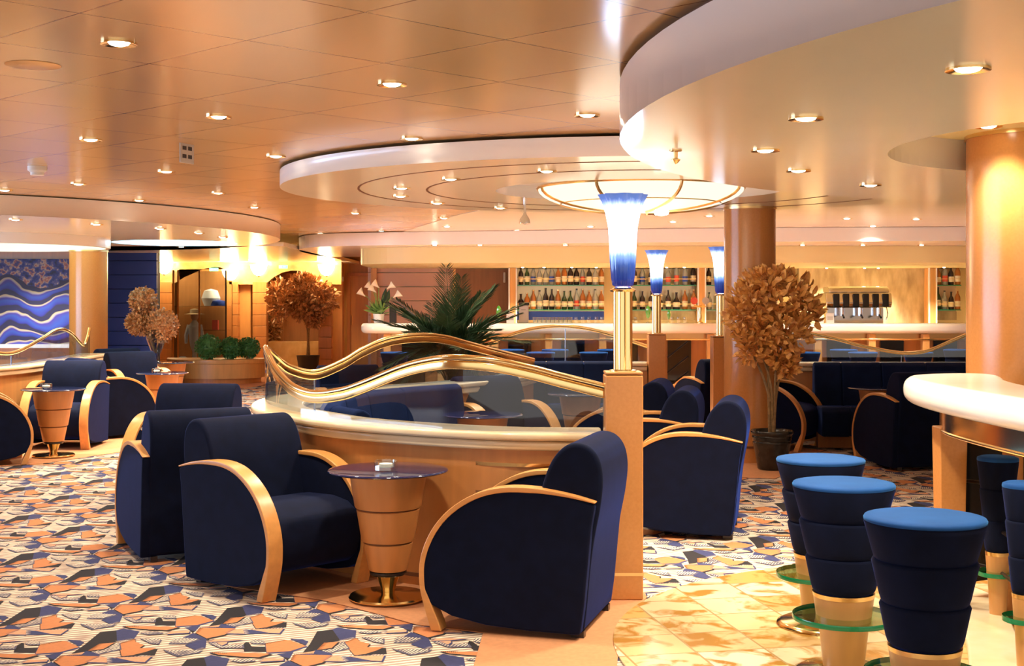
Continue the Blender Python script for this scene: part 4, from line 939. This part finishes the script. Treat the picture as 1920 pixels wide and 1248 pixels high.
# ------------------------------------------------------------------ dome light
t = thing('dome_light','large shallow lit glass dome with bronze ribs in the ceiling recess','ceiling light',(1.0,10.05,0))
dome = [(.80*math.cos(a),2.365-.185*math.sin(a)) for a in [PI/2*i/10 for i in range(11)]][::-1]
dome = [(max(r,.001),z) for r,z in dome]
M['dome'] = emis('lit_alabaster_dome',(1,.82,.58),.85)
MB().lathe(dome,72,cap=False).build('glass_dome','dome',t,smooth=True)
mb = MB()
for k in range(8):
    a = k*PI/4+.28; mb.tube([(r*1.006*math.cos(a),r*1.006*math.sin(a),z-.003) for r,z in dome[1:]],.013,6)
mb.tube([(.62*math.cos(a),.62*math.sin(a),2.248) for a in [2*PI*i/60 for i in range(60)]],.006,6,closed=True)
mb.tube([(.80*math.cos(a),.80*math.sin(a),2.366) for a in [2*PI*i/60 for i in range(60)]],.012,6,closed=True)
MB().lathe([(.70,2.36),(.70,2.462)],48).build('mounting_ring','white',t,smooth=True)
mb.build('bronze_ribs','brass_soft',t,smooth=True)
MB().lathe([(.0,2.13),(.05,2.14),(.06,2.165),(.03,2.185)],20,cap=False).build('bright_finial','lens',t,smooth=True,loc=(.14,-.2,.01))  # glowing bulb added to stand for the glare below the dome
l = bpy.data.lights.new('dome_lamp','POINT'); l.energy = 10; l.color = (1,.86,.66); l.shadow_soft_size = .5
lo = bpy.data.objects.new('dome_lamp',l); C.objects.link(lo); lo.parent = t; lo.location = (0,0,2.02)

# ------------------------------------------------------------------ downlights
def make_down():
    t = thing('downlight','','ceiling light')
    MB().lathe([(.044,.0),(.062,-.005),(.070,-.008),(.070,.0)],36,cap=False).build('brass_ring','brass',t,smooth=True)
    MB().lathe([(.0,-.013),(.022,-.012),(.036,-.007),(.042,.0)],24,cap=False).build('lamp_lens','lens',t,smooth=True)
    return t
dl = make_down(); first = [True]
def down(px, py, z, lab, grp, power, s=1.0):
    D = (z-EYE)*FOC/(562-py); x = at(px, D)
    if first[0]: o = dl; first[0] = False; o.location = (x,D,z); o['label'] = lab; o['group'] = grp
    else: o = dup(dl,(x,D,z),0,lab,scale=(s,s,1),group=grp)
    if power and px != 9:
        l = bpy.data.lights.new('downlight_spot','SPOT'); l.energy = power; l.color = (1,.88,.68); l.spot_size = math.radians(118); l.spot_blend = .8; l.shadow_soft_size = .06
        lo = bpy.data.objects.new('downlight_spot',l); C.objects.link(lo); lo.parent = o; lo.location = (0,0,-.04)
TL = [(223,80),(735,157),(410,218),(1101,215),(170,261),(517,292),(772,259),(312,321),(147,344),(9,356),(261,375),(409,361),(477,388),(666,399),(715,432),(600,439)]
SL = [(1815,128),(1511,221),(1435,281),(1497,319),(1632,346)]
ML = [(1025,320),(845,335),(753,352),(751,367),(820,380),(938,389)]
BL2 = [(1588,409),(1637,423),(1718,410),(1330,404),(1262,415),(838,424),(832,408),(969,432),(1107,424),(1068,395)]
LL = [(14,462),(75,462.5),(29,411),(181,420),(300,428),(373,436),(417,444),(340,462)]
WO = ['nearest','second nearest','third nearest','fourth nearest','fifth nearest','sixth nearest','seventh nearest','eighth nearest','ninth nearest','tenth nearest','eleventh nearest','twelfth nearest','thirteenth nearest','fourteenth nearest','fifteenth nearest','farthest']
def series(lst, z, where, grp, power):
    for i,(p,q) in enumerate(sorted(lst, key=lambda a:a[1])):
        down(p,q,z,'brass rimmed downlight, %s in the %s'%(WO[i],where),grp,power)
series(TL,CEIL,'tan tiled ceiling','downlights in the tiled ceiling',SPOT_NEAR)
series(SL,SOF,'big cream soffit upper right','downlights in the near soffit',SPOT_NEAR*1.25)
down(1853,236,2.40,'brass rimmed downlight in the round yellow recess above the thick column','downlight in the recess',SPOT_NEAR*.22)
series(ML,2.36,'round middle soffit','downlights in the middle soffit',SPOT_NEAR)
series(BL2,CEIL,'ceiling before the far bar','downlights before the far bar',SPOT_FAR*1.35)
series(LL,2.3,'left round soffit','downlights in the left soffit',SPOT_FAR)
for i,p in enumerate([980,1020,1072,1118,1160,1250,1283,1400,1550,1621,1647,1770]):
    down(p,562-(2.05-EYE)*FOC/(22.15 if p in (1550,1621,1647) else 21.6),2.049,'tiny spotlight over the bar bottles, %s from the left'%ORD[i],'spotlights over the bottles',150,.7)
for i,p in enumerate([815,900,1060,1190,1505,1618,1728]):
    down(p,562-(2.3-EYE)*FOC/18.75,2.299,'small downlight along the bar canopy edge, %s from the left'%ORD[i],'downlights along the bar canopy',SPOT_FAR*.6,.8)
# wall sconces far left
for i,(p,y,lab) in enumerate(((308,500,'glaring wall sconce left of the display case arch'),(485,503,'glaring wall sconce left of the arched doorway'),(612,503,'glaring wall sconce right of the arched doorway'),(432,512,'half shaded sconce right of the display case'))):
    D = 27.25; t = thing('wall_sconce',lab,'wall light',(at(p,D),D,hz(y,D)),0,'half bowl wall sconces')
    MB().lathe([(.02,-.16),(.10,-.12),(.16,-.02),(.18,.08),(.17,.08)],28,cap=False).build('glass_bowl','glow_warm',t,smooth=True)
    MB().lathe([(.0,-.19),(.03,-.17),(.03,-.15)],16,cap=False).build('brass_finial','brass',t,smooth=True)
    l = bpy.data.lights.new('sconce_light','POINT'); l.energy = 60 if i < 3 else 20; l.color = (1,.72,.38); l.shadow_soft_size = .15
    lo = bpy.data.objects.new('sconce_light',l); C.objects.link(lo); lo.parent = t; lo.location = (0,-.30,.12)
# small ceiling fittings
def onceil(px, py, z): D = (z-EYE)*FOC/(562-py); return (at(px,D),D,z)
t = thing('ceiling_speaker','round yellowish speaker grille in the tiled ceiling, upper left','speaker',onceil(62,122,CEIL))
MB().lathe([(.0,-.004),(.105,-.004),(.115,-.001)],40,cap=False).build('grille','brass_soft',t,smooth=True)
t = thing('smoke_detector','white smoke detector under the tiled ceiling at the left','detector',onceil(70,312,CEIL))
MB().lathe([(.07,0),(.07,-.03),(.05,-.045),(.05,-.065),(.0,-.07)],28,cap=False).build('housing','paper',t,smooth=True)
t = thing('hanging_sign','small dark blade sign hanging from the tiled ceiling','sign',onceil(350,268,CEIL),1.2); t.scale = (.45,.5,.55)
MB().box(-.16,.16,-.008,.008,-.235,-.01).build('sign_plate','grey',t)
for z_ in (-.085,-.18): MB().box(-.11,-.02,-.011,-.008,z_,z_+.045).box(.02,.11,-.011,-.008,z_,z_+.045).build('sign_mark','dark',t)
t = thing('sprinkler_head','small brass sprinkler head under the big cream soffit','sprinkler',onceil(1267,281,SOF))
MB().lathe([(.03,0),(.03,-.006),(.010,-.01),(.010,-.04),(.022,-.045),(.022,-.05),(.008,-.065),(.0,-.07)],16,cap=False).build('sprinkler','brass_soft',t,smooth=True)
t = thing('pendant_bell','small bell shaped metal fitting hanging below the middle soffit','fitting',onceil(984,378,2.36))
MB().lathe([(.012,0),(.012,-.10),(.02,-.12),(.045,-.15),(.05,-.19),(.0,-.20)],20,cap=False).build('bell','chrome',t,smooth=True)
for p,y,D,lab in ((531,500,27.3,'tiny green exit sign above the arched doorway'),(401,505,27.2,'tiny green exit sign inside the display case arch')):
    t = thing('exit_sign',lab,'sign',(at(p,D),D,hz(y,D)),0); MB().box(-.09,.09,-.02,.02,-.035,.035).build('sign_face','exit',t)
    MB().box(-.06,-.03,-.024,-.02,-.02,.02).box(.0,.05,-.024,-.02,-.006,.006).build('sign_mark','paper',t)
t = thing('light_switch','white square switch plate on the far orange wall','switch',(at(640,27.95),27.95,hz(523,27.95)))
MB().box(-.05,.05,-.03,.0,-.05,.05).build('switch_plate','paper',t)
t = thing('step_light','small lit step light low on the wall by the far door','wall light',(at(690,28.79),28.79,hz(680,28.79)))
MB().box(-.06,.06,-.02,.0,-.03,.03).build('lit_face','lens',t)
# stair rods
t = thing('stair_railing','dark slanting handrail rods between the two farther lamp posts','railing',(0,0,0))
for z0,z1 in ((.62,.80),(.78,.96),(.94,1.12)): MB().tube([(1.66,13.75,z0-.05),(1.84,13.5,z1-.05)],.010,8).build('rod','dark',t,smooth=True)
